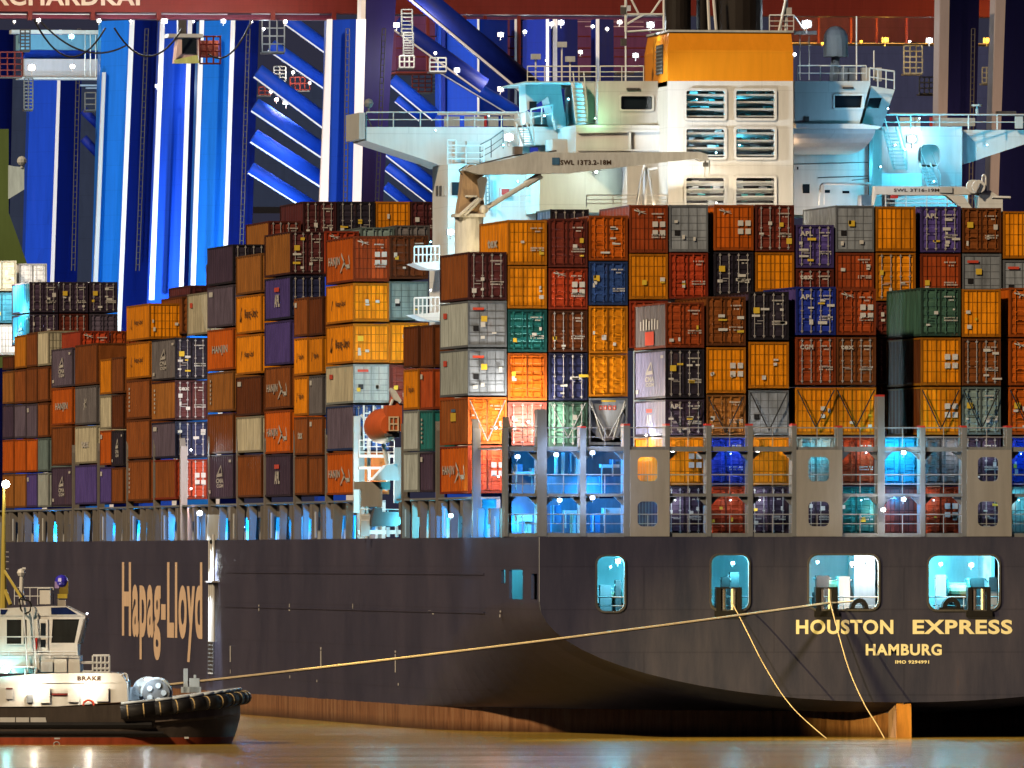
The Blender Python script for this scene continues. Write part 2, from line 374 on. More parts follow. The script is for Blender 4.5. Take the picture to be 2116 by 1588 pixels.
for px, py in ((1965, 1244), (1775, 1246)):
    p = atY(px, py, .35); m = MB(); rows = []
    for i in range(13):
        t = math.pi * i / 12; rows.append([(p[0] + math.cos(t) * rr, y, p[2] - .35 + math.sin(t) * rr * 1.15) for rr, y in ((.30, .1), (.55, .1), (.55, .7), (.30, .7), (.30, .1))])
    m.grid(rows, BLACK); m.box(p[0] - .75, p[0] + .75, .1, .7, 7.46, p[2] - .33, BLACK); m.build('panama_chock', ship)
for (px, py, w, h, Y) in ((1500, 1205, .5, .7, 2.2), (1518, 1200, .55, 1.0, 2.4), (1700, 1205, .8, .9, 2.2), (1745, 1210, .7, 1.1, 2.0), (1945, 1205, .6, 1.0, 2.6), (2020, 1203, .9, .5, 2.8), (2052, 1215, .5, 1.3, 2.2), (1252, 1230, .7, 1.2, 2.4), (1278, 1225, .35, 1.5, 2.0)):
    p = atY(px, py, Y); m = MB(); m.box(p[0] - w / 2, p[0] + w / 2, Y, Y + .5, 7.46, p[2] + h * .5, random.choice([GREYP, LGREY, mat('deck gear blue', (.06, .16, .3), .5), DGREY]))
    m.tube((p[0] - w * .7, Y + .2, p[2] + h * .3), (p[0] + w * .7, Y + .2, p[2] + h * .3), .06, GALV); m.build('deck_gear', ship)
def rail(pts, h=1.1, post=1.5, bars=(1, .62, .3), r=.035, m=None, name='railing', parent=None):
    """guard rail along pts: posts plus bars"""
    b = MB(); m = m or RAILM
    for a, c in zip(pts[:-1], pts[1:]):
        a = Vector(a); c = Vector(c); n = max(1, int((c - a).length / post + .5))
        for i in range(n + 1):
            p = a.lerp(c, i / n); b.tube(p, p + Vector((0, 0, h)), r, m, 5)
        for u in bars: b.tube(a + Vector((0, 0, h * u)), c + Vector((0, 0, h * u)), r * (1.25 if u == 1 else .85), m, 5)
    return b.build(name, parent or ship)
for x0, x1 in ((1672, 1815), (1919, 2064), (1470, 1547), (1234, 1290)):
    a = atY(x0, 1252, .9); c = atY(x1, 1252, .9); rail([(a[0], .9, 7.5), (c[0], .9, 7.5)], 1.05, 1.2, (1, .5))
# rudder and skeg
mb = MB()
mb.polyX([(.2, -3), (.2, 2.1), (3.2, 1.75), (6, 1.25), (11, .95), (15.5, .6), (17, -3)], -.45, .45, mat('skeg paint', (.36, .22, .17), .5, 0, .3, .4))
mb.polyX([(-.35, -3), (-.05, 2.0), (.19, 2.1), (.19, -3)], -.44, .44, mat('rudder primer', (.72, .30, .05), .5, 0, .3, .3))
mb.build('rudder', ship)
# ---- lettering on the hull
mb = MB(); P = lambda x, y: Vector(atY(x, y, -.02))
for t, x0, x1, y0, y1, bo in (('HOUSTON', 1645, 1846, 1281, 1311, .035), ('EXPRESS', 1886, 2092, 1281, 1311, .035), ('HAMBURG', 1789, 1946, 1331, 1355, .035), ('IMO 9294991', 1850, 1920, 1365, 1372, .04)):
    mb = MB(); o = P(x0, y1); write(mb, t, o, P(x1, y1) - o, P(x0, y0) - o, YELT, bo); mb.build({'H': 'ship_name', 'E': 'ship_name', 'I': 'registry_number'}[t[0]] if t != 'HAMBURG' else 'home_port', ship)
XS_ = 0
mb = MB(); XS = -HB - .03
o = atX(252, 1361, XS); e = atX(418, 1364, XS); u = atX(252, 1162, XS)
write(mb, 'Hapag-Lloyd', o, (0, e[1] - o[1], 0), (0, 0, u[2] - o[2]), mat('tan company lettering', (.88, .63, .42), .5, 0, .1, 0), .03)
mb.build('company_name', ship)
mb = MB()
for px, y0, y1, w in ((476, 1335, 1368, .5), (476, 1384, 1392, .25), (663, 1345, 1380, .5), (663, 1338, 1343, .6), (817, 1352, 1390, .45), (817, 1345, 1349, .6), (598, 1248, 1258, .3), (598, 1260, 1263, .7), (535, 1250, 1263, .4), (729, 1248, 1258, .25), (888, 1262, 1265, 1.2), (895, 1268, 1270, .8), (599, 1396, 1402, .3), (655, 1405, 1410, .3), (823, 1412, 1417, .4), (1034, 1262, 1266, .5), (1033, 1270, 1276, .4)):
    a = atX(px, y0, XS); c = atX(px, y1, XS); mb.box(XS - .01, XS, a[1] - w / 2, a[1] + w / 2, c[2], a[2], WHT)
pieces(mb, 'draught_mark', ship)
mb = MB(); a = atX(430, 1325, XS); c = atX(441, 1392, XS)        # boarding ladder recess
mb.box(XS - .02, XS, c[1], a[1], c[2], a[2], DGREY)
for k in range(9): mb.box(XS - .06, XS - .02, c[1] + .3, a[1] - .3, c[2] + (a[2] - c[2]) * k / 8 - .05, c[2] + (a[2] - c[2]) * k / 8 + .05, GREYP if k in (2, 3, 5) else PLACW if k in (0, 8) else GREYP)
mb.build('ladder_recess', ship)
mb = MB()                                                     # hull fendering rails
for y0 in (1183, 1258):
    a = atX(1000, y0 + 3, XS); c = atX(446, y0, XS); mb.box(XS - .04, XS + .02, a[1], c[1], (a[2] + c[2]) / 2 - .05, (a[2] + c[2]) / 2 + .05, HULL)
pieces(mb, 'rubbing_strake', ship)
# ---------------------------------------------------------------- stern lashing bridge
YL = 13.5
mb = MB()
def bpx(m, x0, y0, x1, y1, Y, d, mt):
    a = atY(x0, y0, Y); c = atY(x1, y1, Y); m.box(a[0], c[0], Y, Y + d, c[2], a[2], mt)
PIL = [(1043, 1050, 885), (1110, 1130, 846), (1199, 1211, 885), (1289, 1302, 880), (1375, 1384, 880), (1460, 1470, 880), (1546, 1556, 880), (1637, 1646, 880), (1731, 1741, 884), (1814, 1828, 820), (1902, 1912, 884), (1988, 1998, 884), (2080, 2091, 884), (2165, 2175, 884)]
for x0, x1, y in PIL: bpx(mb, x0, y, x1, 1109, YL, 1.2, GREYP)
bpx(mb, 1050, 1020, 2200, 1027, YL + .1, 1.0, GREYP)
bpx(mb, 1050, 923, 2200, 934, YL + .1, 1.0, GREYP)
bpx(mb, 1043, 1102, 2200, 1110, YL + .06, 1.1, GREYP)
# gussets
pl = sorted(p[0] for p in PIL); pr = sorted(p[1] for p in PIL)
for i in range(len(pl) - 1):
    for ytop in (934, 1027):
        for px, s in ((pr[i], 1), (pl[i + 1], -1)):
            a = atY(px, ytop, YL); k = .55
            mb.polyY([(a[0], a[2]), (a[0] + s * k, a[2]), (a[0], a[2] - k)], YL + .3, YL + .5, GREYP)
lb = mb.build('lashing_bridge', ship)
def holedY(outer, holes, Y, d, mt, rim=None):
    m = MB(); m.holed(outer, holes, lambda p: (p[0], Y, p[1]), lambda p: (p[0], Y + d, p[1]), mt, rim); return m
for x0, x1, hx0, hx1 in ((1302, 1384, 1317, 1358), (1646, 1741, 1670, 1713), (1998, 2091, 2020, 2062)):
    m = holedY(rectY(x0 + .3, 930, x1 - .3, 1109, YL - .12, .02), [rectY(hx0, 945, hx1, 995, YL, .3), rectY(hx0, 1037, hx1, 1088, YL, .3)], YL - .12, .1, mat('lashing bridge panel', (.31, .295, .265), .5, 0, .12, .15, 7), None)
    m.build('lashing_panel', ship)
m = MB()
for x0, x1, y in PIL[2:]: bpx(m, x0, y - 4, x1, y, YL, 1.2, PLACR)
pieces(m, 'pillar_cap', ship)
for i in range(len(pl) - 1):
    for py in (923, 1020, 1102):
        a = atY(pr[i], py, YL); c = atY(pl[i + 1], py, YL)
        if c[0] - a[0] > .5: rail([(a[0], YL + .04, a[2]), (c[0], YL + .04, a[2])], 1.15, 1.2, (1, .5), .03, GALV)
# screens, lockers and pipes glimpsed behind the open bays at the port end
m = MB()
CGR = mat('coaming grey', (.10, .13, .17), .5, 0, .25, .2); bpx(m, 1050, 1000, 1112, 1108, 20, .3, CGR); bpx(m, 1130, 985, 1305, 1024, 16, .3, CGR); bpx(m, 1130, 1030, 1305, 1108, 19, .3, CGR); bpx(m, 1050, 925, 1305, 1000, 22, .3, CGR)
pieces(m, 'hatch_coaming', ship)
m = MB(); a = atY(1050, 923, 15); c = atY(1305, 923, 15); m.box(a[0], c[0], 14.8, 28.4, a[2] - .12, a[2], GREYP); m.build('added_lamp_spill_plate', ship)  # added plate, keeps blue lamp spill off the rear stacks
m = MB(); m.box(-20.3, -20.15, 6, 19.5, 7.45, 11.6, LGREY); m.build('passage_bulkhead', ship)
for Y_ in (8.6, 16.2): light((-21.2, Y_ + .34, 10.9), CYAN, 420, .12); lampbody((-21.2, Y_, 11.2), CYAN, ship, .1, 20, 'mooring_deck_lamp')
for k, (x0, y0, x1, y1, Y, mt) in enumerate(((1064, 960, 1080, 975, 17, 'b'), (1062, 975, 1108, 982, 16, 'w'), (1095, 968, 1109, 985, 16.5, 'w'), (1066, 1062, 1100, 1078, 16, 'w'), (1085, 1078, 1098, 1105, 16.5, 'w'), (1140, 1044, 1160, 1100, 17, 'b'), (1165, 1055, 1192, 1062, 15.5, 'w'), (1180, 1062, 1190, 1104, 16, 'w'), (1240, 960, 1280, 967, 15.5, 'w'), (1262, 950, 1282, 962, 15.6, 'b'), (1240, 985, 1281, 1004, 15.4, 'b'), (1245, 1050, 1283, 1062, 15.7, 'w'), (1222, 1062, 1240, 1100, 16, 'b'), (1148, 940, 1152, 980, 15.2, 'w'), (1162, 936, 1166, 980, 15.2, 'w'), (1176, 938, 1180, 980, 15.3, 'b'), (1190, 938, 1194, 980, 15.3, 'w'))):
    m = MB(); bpx(m, x0, y0, x1, y1, Y, .5, PLACW if mt == 'w' else mat('deck gear blue', (.06, .16, .3), .5))
    p = atY(x0, y0, Y); m.tube((p[0] + .1, Y - .1, p[2]), (p[0] + .1, Y - .1, p[2] - 1.1), .05, GALV); m.build('deck_gear', ship)
# lashing rods crossing the bottom tiers
def cross(x0, x1, yt, yb, Y, mt=None):
    for xa, xb in ((x0 + 3, (x0 + x1) / 2), (x1 - 3, (x0 + x1) / 2)):
        m = MB(); m.tube(atY(xa, yt, Y), atY(xb, yb, Y), .042, mt or DGREY, 5); m.build('lashing_rod', ship)
for c in ((1645, 1727, 806, 884), (1727, 1810, 806, 884), (1903, 1985, 806, 888), (1988, 2068, 806, 888), (1548, 1630, 812, 890), (1375, 1455, 832, 900), (1460, 1540, 820, 895), (2085, 2166, 806, 888)): cross(*c, 15.3, BLACK)
for c in ((968, 1047, 828, 912), (1135, 1214, 832, 905), (1217, 1297, 836, 905)): cross(*c, 28.6, GREYP)
# ---------------------------------------------------------------- port side: pedestals, posts, coaming
PED = mat('pedestal paint', (.17, .155, .14), .55, 0, .2, .4, 5)
GAPS = [(14.6, 28.2), (42.2, 45.2), (58.6, 80.4), (94.2, 96.0), (110.2, 111.6), (125.8, 126.6), (140.3, 141.0), (155.6, 172.4), (186.8, 188.0), (202.8, 204.0), (220.5, 222.0), (236.6, 238.0)]
for a, b in GAPS:
    for Y in ([a + .25, b - .5] if b - a > 3 else [(a + b) / 2 - .2]):
        m = MB(); m.box(-HB, -HB + .5, Y - .25, Y + .3, DECK, 19.0, PED); m.polyX([(Y - .25, 19.0), (Y + .3, 19.0), (Y + .3, 19.6)], -HB, -HB + .4, PED)
        m.build('cell_guide_post', ship)
Y = 16.0; k = 0
while Y < 292:
    if not (60 < Y < 80):
        w = random.uniform(.42, .72); m = MB(); h = 14.55 if Y > 29 else 14.0
        m.polyY([(-HB, DECK), (-HB + w * .75, DECK), (-HB + w, h), (-HB, h)], Y, Y + .35, PED)
        if k % 2: m.box(-HB + .05, -HB + .3, Y + .35, Y + 1.6, h - 1.0, h, PED)
        if k % 4 == 1: m.tube((-HB + .2, Y - .3, DECK + .1), (-HB + .2, Y - .3, h - .5), .07, LGREY)
        m.build('container_pedestal', ship)
    Y += random.uniform(3.6, 6.4); k += 1
m = MB()
m.box(-HB + 1.7, -HB + 1.95, 29, 62, DECK, 14.6, LGREY); m.box(-HB + 1.7, -HB + 1.95, 80, 296, DECK, 14.6, LGREY)
for Y in range(82, 292, 5): m.box(-HB + 1.55, -HB + 1.7, Y, Y + .2, DECK, 14.6, LGREY)
m.box(-HB + .1, -HB + 1.95, 29, 62, 14.62, 14.75, GREYP); m.box(-HB + .1, -HB + 1.95, 80, 296, 14.62, 14.75, GREYP)
m.build('side_passage', ship)
for ya, yb in ((29, 62), (80, 172), (172.2, 296)):
    m = MB(); m.box(-HB + .62, -HB + .8, ya, yb, 13.75, 14.6, PED); m.build('hatch_cover_edge', ship)
for (px, Y, col, pw) in ((1085, 20, BLUE, 500), (1060, 25, BLUE, 420), (935, 40, BLUE, 700), (980, 33, BLUE, 420), (880, 52, CYAN, 500), (790, 66, CYAN, 600), (745, 76, CYAN, 700), (700, 92, BLUE, 500), (650, 104, BLUE, 500), (600, 118, BLUE, 500), (560, 130, BLUE, 500), (500, 146, BLUE, 550), (440, 160, BLUE, 500), (385, 178, BLUE, 500), (325, 196, BLUE, 500), (270, 212, BLUE, 500), (225, 228, BLUE, 450), (120, 262, BLUE, 450)):
    p = (-HB + 1.15, Y, 13.9); p = (-HB + 1.25, Y, 13.1); light(p, col, pw * 2.8, .12); lampbody(p, col, ship, .09, 8, 'passage_lamp')
# gangway gear and stand-in light streak under the white lamp on the hull side
p = atX(430, 1076, -HB - .5); m = MB()
m.box(-HB - .6, -HB + .4, p[1] - .7, p[1] + .7, DECK, DECK + 1.8, LGREY)
for d in (-1.1, 0, 1.1): m.tube((-HB - .25, p[1] + d, 5.0), (-HB - .25, p[1] + d, DECK + .4), .10, PLACW)  # white pipes stand in for the lamp's bright streak on the hull
m.box(-HB - .5, -HB + .02, p[1] - 2, p[1] + 2, 9.2, 9.3, GALV)
m.build('lit_streak_ladder', ship)
q = (-HB - 1.2, p[1] - .8, DECK + 1.9); lampbody(q, COOL, ship, .3, 40); spot((q[0], q[1], q[2] - .6), (-HB - .2, p[1], 3), COOL, 30000, 50, .15)
# lamps on the stern lashing bridge
LAMPS = [(1070, 944, 15.0, BLUE, 1100), (1150, 940, 13.0, BLUE, 900), (1225, 936, 13.0, BLUE, 900), (1157, 1034, 14.8, CYAN, 900), (1225, 1029, 13.0, BLUE, 900), (1390, 932, 14.9, NEUT, 420), (1566, 932, 14.9, NEUT, 420), (1868, 936, 13.0, CYAN, 650), (1868, 1032, 13.0, BLUE, 420), (1826, 1054, 12.6, NEUT, 160), (1395, 1034, 14.9, COOL, 260), (1570, 1034, 14.9, COOL, 260), (1690, 1031, 14.7, COOL, 200), (1690, 938, 14.7, CYAN, 300), (2040, 1032, 14.7, COOL, 200), (2040, 940, 14.7, COOL, 200), (1975, 936, 14.8, COOL, 160), (1790, 936, 14.8, COOL, 130), (1780, 1034, 14.8, CYAN, 150), (1930, 1034, 14.8, COOL, 130), (1510, 1034, 14.8, COOL, 110), (1510, 938, 14.8, BLUE, 200), (2110, 938, 14.8, BLUE, 220), (2105, 1034, 14.8, CYAN, 200), (1340, 1034, 14.7, WARM, 120), (1340, 938, 14.7, WARM, 180), (932, 1066, 30, CYAN, 700), (1080, 1068, 15.4, CYAN, 500), (990, 1050, 31, BLUE, 600)]
for px, py, Y, c, w in LAMPS:
    p = atY(px, py, Y); st = (px, py) in ((1070, 944), (1150, 940), (1225, 936), (1225, 1029), (1390, 932), (1566, 932), (1868, 936), (1868, 1032), (1826, 1054), (932, 1066), (1157, 1034))
    light((p[0], max(Y, 15.5 if px < 1300 else 15.25) + (0 if Y < 20 else .4), p[2]), c, w * (1.05 if px < 1300 else .75 if st else .30), .12); lampbody(p, c, ship, .19 if st else .05, 600 if st else 20, 'lashing_bridge_lamp')
# mooring deck lamps
for px, py, Y, c, w, s in ((1278, 1160, 1.0, CYAN, 900, .42), (1262, 1172, 4, CYAN, 500, .2), (1515, 1164, 2.4, CYAN, 900, .3), (1690, 1162, 2.6, CYAN, 800, .25), (1762, 1165, .9, NEUT, 500, .34), (1795, 1164, 2.5, COOL, 500, .25), (1945, 1166, 2.2, CYAN, 800, .3), (2008, 1168, 3.0, CYAN, 1100, .4), (1880, 1166, 6, CYAN, 400, .2)):
    p = atY(px, py, Y); light(p, c, w * 1.5, .2); lampbody(p, c, ship, s * .5, 1000, 'mooring_deck_lamp')
# floods shining on the low tiers beside the lashing bridge
for px, py, Y, c, w in ((1025, 885, 27.6, NEUT, 1100), (1092, 872, 28.3, NEUT, 4200), (1030, 985, 27.6, (1, .7, .5), 420), (1335, 900, 21.5, (.78, .80, 1), 420), (780, 868, 73, COOL, 3600), (765, 990, 74, NEUT, 2200), (395, 930, 165, COOL, 4500), (395, 1010, 166, (1, .6, .6), 2200), (760, 1075, 75, CYAN, 900), (800, 1010, 76, CYAN, 700)):
    p = atY(px, py, Y); light(p, c, w, .22); lampbody(p, c, ship, .09, 30, 'lashing_bridge_lamp')
# ================================================================ DECKHOUSE, FUNNEL, BRIDGE WINGS, DECK CRANES (parts of the ship)
def poly(m, pts, Y, d, mt): m.polyY([pxY(x, y, Y) for x, y in pts], Y, Y + d, mt)
def pane(m, x0, y0, x1, y1, Y): bpx(m, x0, y0, x1, y1, Y, .06, GLASS)
# ---- engine casing with its louvred openings
LV = [(1418, 188, 1497, 245), (1521, 188, 1600, 245), (1418, 267, 1497, 326), (1521, 267, 1600, 326), (1418, 368, 1497, 426), (1521, 368, 1600, 426)]
m = holedY([pxY(*p, 46) for p in ((1380, 440), (1639, 440), (1639, 168), (1380, 168))], [rectY(*b, 46, .12) for b in LV], 46, .3, WHITE)
a = atY(1380, 168, 46); b = atY(1639, 440, 46)
zb = 14.0
m.box(a[0], a[0] + .25, 46.3, 60, zb, a[2] - .02, WHITE); m.box(b[0] - .25, b[0], 46.3, 60, zb, a[2] - .02, WHITE)
m.box(a[0], b[0], 46.3, 60, a[2] - .3, a[2] - .02, WHITE); m.box(a[0] + .25, b[0] - .25, 53, 53.2, zb, a[2] - .3, DGREY)
m.box(a[0] + .25, b[0] - .25, 46.3, 53, atY(1500, 256, 46)[2] - .1, atY(1500, 256, 46)[2] + .1, GREYP)
m.box(a[0] + .25, b[0] - .25, 46.3, 53, atY(1500, 347, 46)[2] - .1, atY(1500, 347, 46)[2] + .1, GREYP)
casing = m.build('engine_casing', ship)
for x0, y0, x1, y1 in LV:
    h = rectY(x0, y0, x1, y1, 46, .12); big = rectY(x0 - 5, y0 - 5, x1 + 5, y1 + 5, 46, .2)
    m = MB(); m.holed(big, [h], lambda p: (p[0], 45.9, p[1]), lambda p: (p[0], 45.997, p[1]), WHITE); w = m.build('louvre_window', casing)
    m = MB()
    for k in range(4):
        yy = y0 + (y1 - y0) * (.12 + .26 * k); p = atY(x0, yy, 46.1); q = atY(x1, yy, 46.1)
        m.prism([(p[0], 46.02, p[2]), (p[0], 46.5, p[2] - .22), (p[0], 46.5, p[2] - .30), (p[0], 46.02, p[2] - .09)], [(q[0], 46.02, q[2]), (q[0], 46.5, q[2] - .22), (q[0], 46.5, q[2] - .30), (q[0], 46.02, q[2] - .09)], LGREY)
    m.build('louvre_slat', casing)
    m = MB()
    for k in range(7):
        u = random.random() * .8; v = random.random() * .7
        bpx(m, x0 + (x1 - x0) * u, y0 + (y1 - y0) * v, x0 + (x1 - x0) * (u + .12 + .1 * random.random()), y0 + (y1 - y0) * (v + .25), 49 + k * .3, .4, random.choice([LGREY, GREYP, mat('machinery teal', (.07, .3, .3), .5)]))
    pieces(m, 'engine_room_equipment', casing)
for px, py, c, w, Y in ((1440, 205, CYAN, 260, 48.4), (1478, 232, CYAN, 120, 48.6), (1455, 280, COOL, 620, 48.2), (1480, 316, CYAN, 220, 48.4), (1450, 395, NEUT, 650, 48.2), (1480, 420, NEUT, 300, 48.2), (1528, 215, CYAN, 60, 47.2), (1528, 300, CYAN, 60, 47.2)):
    p = atY(px, py, Y); light(p, c, w * 1.3, .2); lampbody(p, c, ship, .08, 20, 'casing_lamp')
# ---- funnel
ORG = mat('orange funnel paint', (.74, .27, .012), .42, 0, .08, .05, 8, seam=.12)
m = MB()
a = atY(1380, 168, 46); c = atY(1639, 105, 46); t = atY(1387, 66, 46); t2 = atY(1641, 66, 46)
m.box(a[0], c[0], 46.003, 55.5, a[2] + .003, c[2], ORG)
m.prism([(a[0], 46.003, c[2]), (c[0], 46.003, c[2]), (c[0], 55.5, c[2]), (a[0], 55.5, c[2])], [(t[0], 46.62, t[2]), (t2[0] - .1, 46.62, t[2]), (t2[0] - .1, 55.5, t[2]), (t[0], 55.5, t[2])], ORG)
fun = m.build('funnel', ship)
m = MB(); m.box(t[0] - .1, t2[0] + .05, 46.5, 55.6, t[2] + .004, t[2] + .14, BEIGE); m.build('funnel_rim', fun)
p = atX(1370, 92, a[0] - .02); q = atX(1357, 155, a[0] - .02); m = MB()
m.box(a[0] - .06, a[0] - .004, p[1], q[1], q[2], p[2], DGREY)
for k in range(8): m.box(a[0] - .1, a[0] - .06, p[1], q[1], q[2] + (p[2] - q[2]) * k / 8, q[2] + (p[2] - q[2]) * (k + .4) / 8, GREYP)
m.build('funnel_grille', fun)
for x0, x1, Y in ((1378, 1432, 48), (1441, 1466, 49), (1486, 1584, 47.6)):
    p = atY(x0, 66, Y); q = atY(x1, 66, Y); r = (q[0] - p[0]) / 2; m = MB()
    m.tube((p[0] + r, Y + r, p[2]), (p[0] + r, Y + r, p[2] + 7.5), r, mat('sooty uptake', (.016, .012, .010), .6, 0, .3, .1), 20); m.build('exhaust_uptake', fun)
for pts, r in ((((1610, 64, 46.8), (1630, -30, 46.8)), .09), (((1624, 64, 47), (1624, -40, 47)), .14), (((1466, 62, 48), (1462, -20, 48)), .1), (((1480, 62, 47), (1473, -20, 47)), .1)):
    m = MB(); m.tube(atY(*pts[0]), atY(*pts[1]), r, RAILM); m.build('mast_stay', ship)
bx = MB(); bpx(bx, 1625, 16, 1636, 33, 46.8, .3, LGREY); bx.build('junction_box', ship)
p = atY(1590, 64, 46.8); q = atY(1640, 64, 46.8); rail([p, q], 1.0, .7)
# ---- port block below and beside the wheelhouse
def block(x0, y0, x1, y1, Y, d, mt=WHITE, name='deckhouse_block', low=None):
    m = MB(); bpx(m, x0, y0, x1, y1, Y, d, mt); return m.build(name, ship)
m = MB()
wx = rectY(1283, 199, 1348, 227, 50, .12)
m.holed([pxY(*p, 50) for p in ((1236, 258), (1372, 258), (1372, 168), (1236, 168))], [wx], lambda p: (p[0], 50.0, p[1]), lambda p: (p[0], 50.25, p[1]), WHITE)
a = atY(1236, 168, 50); c = atY(1372, 258, 50)
m.box(a[0], c[0], 50.25, 64, c[2], a[2], WHITE)
wh = m.build('wheelhouse', ship)
def window(h, Y, par, frame=True):
    xs = [p[0] for p in h]; zs = [p[1] for p in h]; m = MB(); g = rrect(min(xs) - .12, max(xs) + .12, min(zs) - .12, max(zs) + .12, .18)
    m.holed(g, [h], lambda p: (p[0], Y - .06, p[1]), lambda p: (p[0], Y - .003, p[1]), RAILM); o = m.build('window', par)
    m = MB(); m.face([(x, Y + .16, z) for x, z in h], GLASS); m.build('pane', par)
window(wx, 50, wh)
m = MB(); bpx(m, 1295, 182, 1322, 187, 49.9, .1, DGREY); pieces(m, 'vent_slot', ship)
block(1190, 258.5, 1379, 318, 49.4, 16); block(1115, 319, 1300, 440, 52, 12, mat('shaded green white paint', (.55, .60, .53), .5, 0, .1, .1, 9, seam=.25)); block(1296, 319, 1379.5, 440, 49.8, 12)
m = MB(); poly(m, [(1195, 272), (1368, 268), (1368, 272), (1195, 276)], 49.2, .2, WHITE); poly(m, [(1195, 309), (1368, 309), (1368, 312), (1195, 312)], 49.2, .2, WHITE); bpx(m, 1300, 272, 1304, 309, 49.2, .2, WHITE); pieces(m, 'stiffener', ship)
block(926, 340, 1115, 530, 58, 7)
m = MB()
for k in range(3): a = atX(901 + k * 7, 385, atY(926, 400, 58)[0] - .03); b = atX(905 + k * 7, 405, atY(926, 400, 58)[0] - .03); m.box(a[0] - .02, a[0] + .02, min(a[1], b[1]), max(a[1], b[1]), b[2], a[2], DGREY if k < 2 else PLACW)
pieces(m, 'side_port', ship)
# doors, ladders and boxes on the cyan lit wall
m = MB(); bpx(m, 1034, 388, 1052, 407, 57.7, .25, PLACR); m.build('fire_locker', ship)
m = MB(); bpx(m, 1092, 398, 1099, 406, 57.8, .2, DGREY); bpx(m, 934, 377, 951, 404, 57.8, .2, GLASS); pieces(m, 'window', ship)
def ladder(x0, y0, x1, y1, Y, n=10, w=8, mt=None):
    m = MB(); mt = mt or RAILM
    for s in (0, w): m.tube(atY(x0 + s, y0, Y), atY(x1 + s, y1, Y), .06, mt, 5)
    for k in range(n):
        u = (k + .5) / n; p = (x0 + (x1 - x0) * u, y0 + (y1 - y0) * u); m.tube(atY(p[0], p[1], Y), atY(p[0] + w, p[1], Y), .045, mt, 5)
    return m.build('ladder', ship)
ladder(1004, 360, 1004, 436, 57.6, 9, 7, GREYP)
rail([atY(1035, 428, 56), atY(1112, 428, 56)], 1.2, 1.0); rail([atY(925, 340, 57), atY(1000, 340, 57)], 1.2, 1.2, r=.045)
# ---- bridge wings
m = MB(); poly(m, [(755, 263), (1095, 263), (1095, 345), (915, 345), (895, 336), (756, 291)], 62, 6, WHITE); wing = m.build('bridge_wing', ship)
m = MB(); bpx(m, 742, 233, 754.5, 288, 61.9, 6.2, LGREY); m.build('wing_end_plate', wing)
p = atY(757, 263, 62.1); q = atY(1092, 263, 62.1); rail([p, q], .96, 1.7, (1, .5), .04, LGREY)
m = MB(); bpx(m, 905, 233, 1090, 239, 67, .3, WHITE); bpx(m, 918, 241, 950, 262, 66.8, .1, LGREY); bpx(m, 960, 241, 1000, 262, 66.8, .1, LGREY); bpx(m, 1007, 241, 1030, 262, 66.8, .1, LGREY); bpx(m, 1040, 241, 1078, 261, 66.8, .1, LGREY); bpx(m, 1001, 240, 1006, 262, 66.7, .2, PLACR); pieces(m, 'wing_console', wing)
m = MB()
p = atY(757, 238, 62.1); m.tube(p, atY(768, 262, 62.1), .05, DGREY)
p = atY(762, 222, 62.4); m.tube(atY(762, 234, 62.4), p, .07, GREYP); m.ball((p[0], p[1], p[2] + .25), .32, GREYP, 8); m.build('searchlight', wing)
for x0, y0, x1, y1, Y in ((940, 293, 962, 336, 60, ), (965, 292, 992, 338, 59.6)): block(x0, y0, x1, y1, Y, 1.2, WHITE, 'deck_locker')
rail([atY(925, 338, 59.2), atY(942, 338, 59.2)], 1.5, 1.0); rail([atY(992, 338, 59), atY(1015, 326, 59), atY(1040, 308, 59)], 1.2, 1.0, m=DGREY)
# ---- stairs and cyan lit landing left of the wheelhouse
def stair(x0, y0, x1, y1, Y, wpx, n=8, mt=None):
    m = MB(); mt = mt or RAILM
    for s in (0, wpx):
        a = atY(x0 + s, y0, Y); b = atY(x1 + s, y1, Y); m.prism([(a[0] - .06, Y, a[2]), (a[0] + .06, Y, a[2]), (b[0] + .06, Y, b[2]), (b[0] - .06, Y, b[2])], [(a[0] - .06, Y + .5, a[2] + .3), (a[0] + .06, Y + .5, a[2] + .3), (b[0] + .06, Y + .5, b[2] + .3), (b[0] - .06, Y + .5, b[2] + .3)], mt)
        m.tube((a[0], Y, a[2] + 1), (b[0], Y, b[2] + 1), .04, mt, 5)
        m.tube((b[0], Y, b[2]), (b[0], Y, b[2] + 1), .04, mt, 5)
    for k in range(n):
        u = (k + .5) / n; a = atY(x0 + (x1 - x0) * u, y0 + (y1 - y0) * u, Y); b = atY(x0 + (x1 - x0) * u + wpx, y0 + (y1 - y0) * u, Y)
        m.box(a[0], b[0], Y - .1, Y + .35, a[2] - .04, a[2] + .04, LGREY)
    return m.build('stairway', ship)
stair(1184, 180, 1192, 256, 50.6, 22, 9); stair(1068, 262, 1082, 302, 55, 22, 8)
m = MB(); poly(m, [(1086, 170), (1158, 172), (1170, 262), (1150, 268), (1132, 200), (1088, 230)], 56, 3, WHITE); poly(m, [(1206, 172), (1234, 172), (1234, 256), (1212, 256)], 51.5, 8, WHITE); pieces(m, 'wing_bracket', ship)
m = MB(); bpx(m, 1094, 210, 1109, 229, 55.8, .15, GLASS); pieces(m, 'window', ship)
block(1086, 232, 1190, 258, 60, 5); block(1095, 262, 1190, 300, 57, 6); block(1088, 168, 1236, 171.5, 51.5, 12, LGREY, 'upper_deck_plate')
block(1142, 288, 1180, 318, 53, 3)
rail([atY(1097, 262, 55), atY(1142, 252, 55)], 1.1, .6, (1, .5), .05); rail([atY(1090, 168, 54), atY(1232, 168, 51)], .95, 1.3)
rail([atY(1240, 168, 50.2), atY(1330, 168, 50.2)], .95, 1.3)
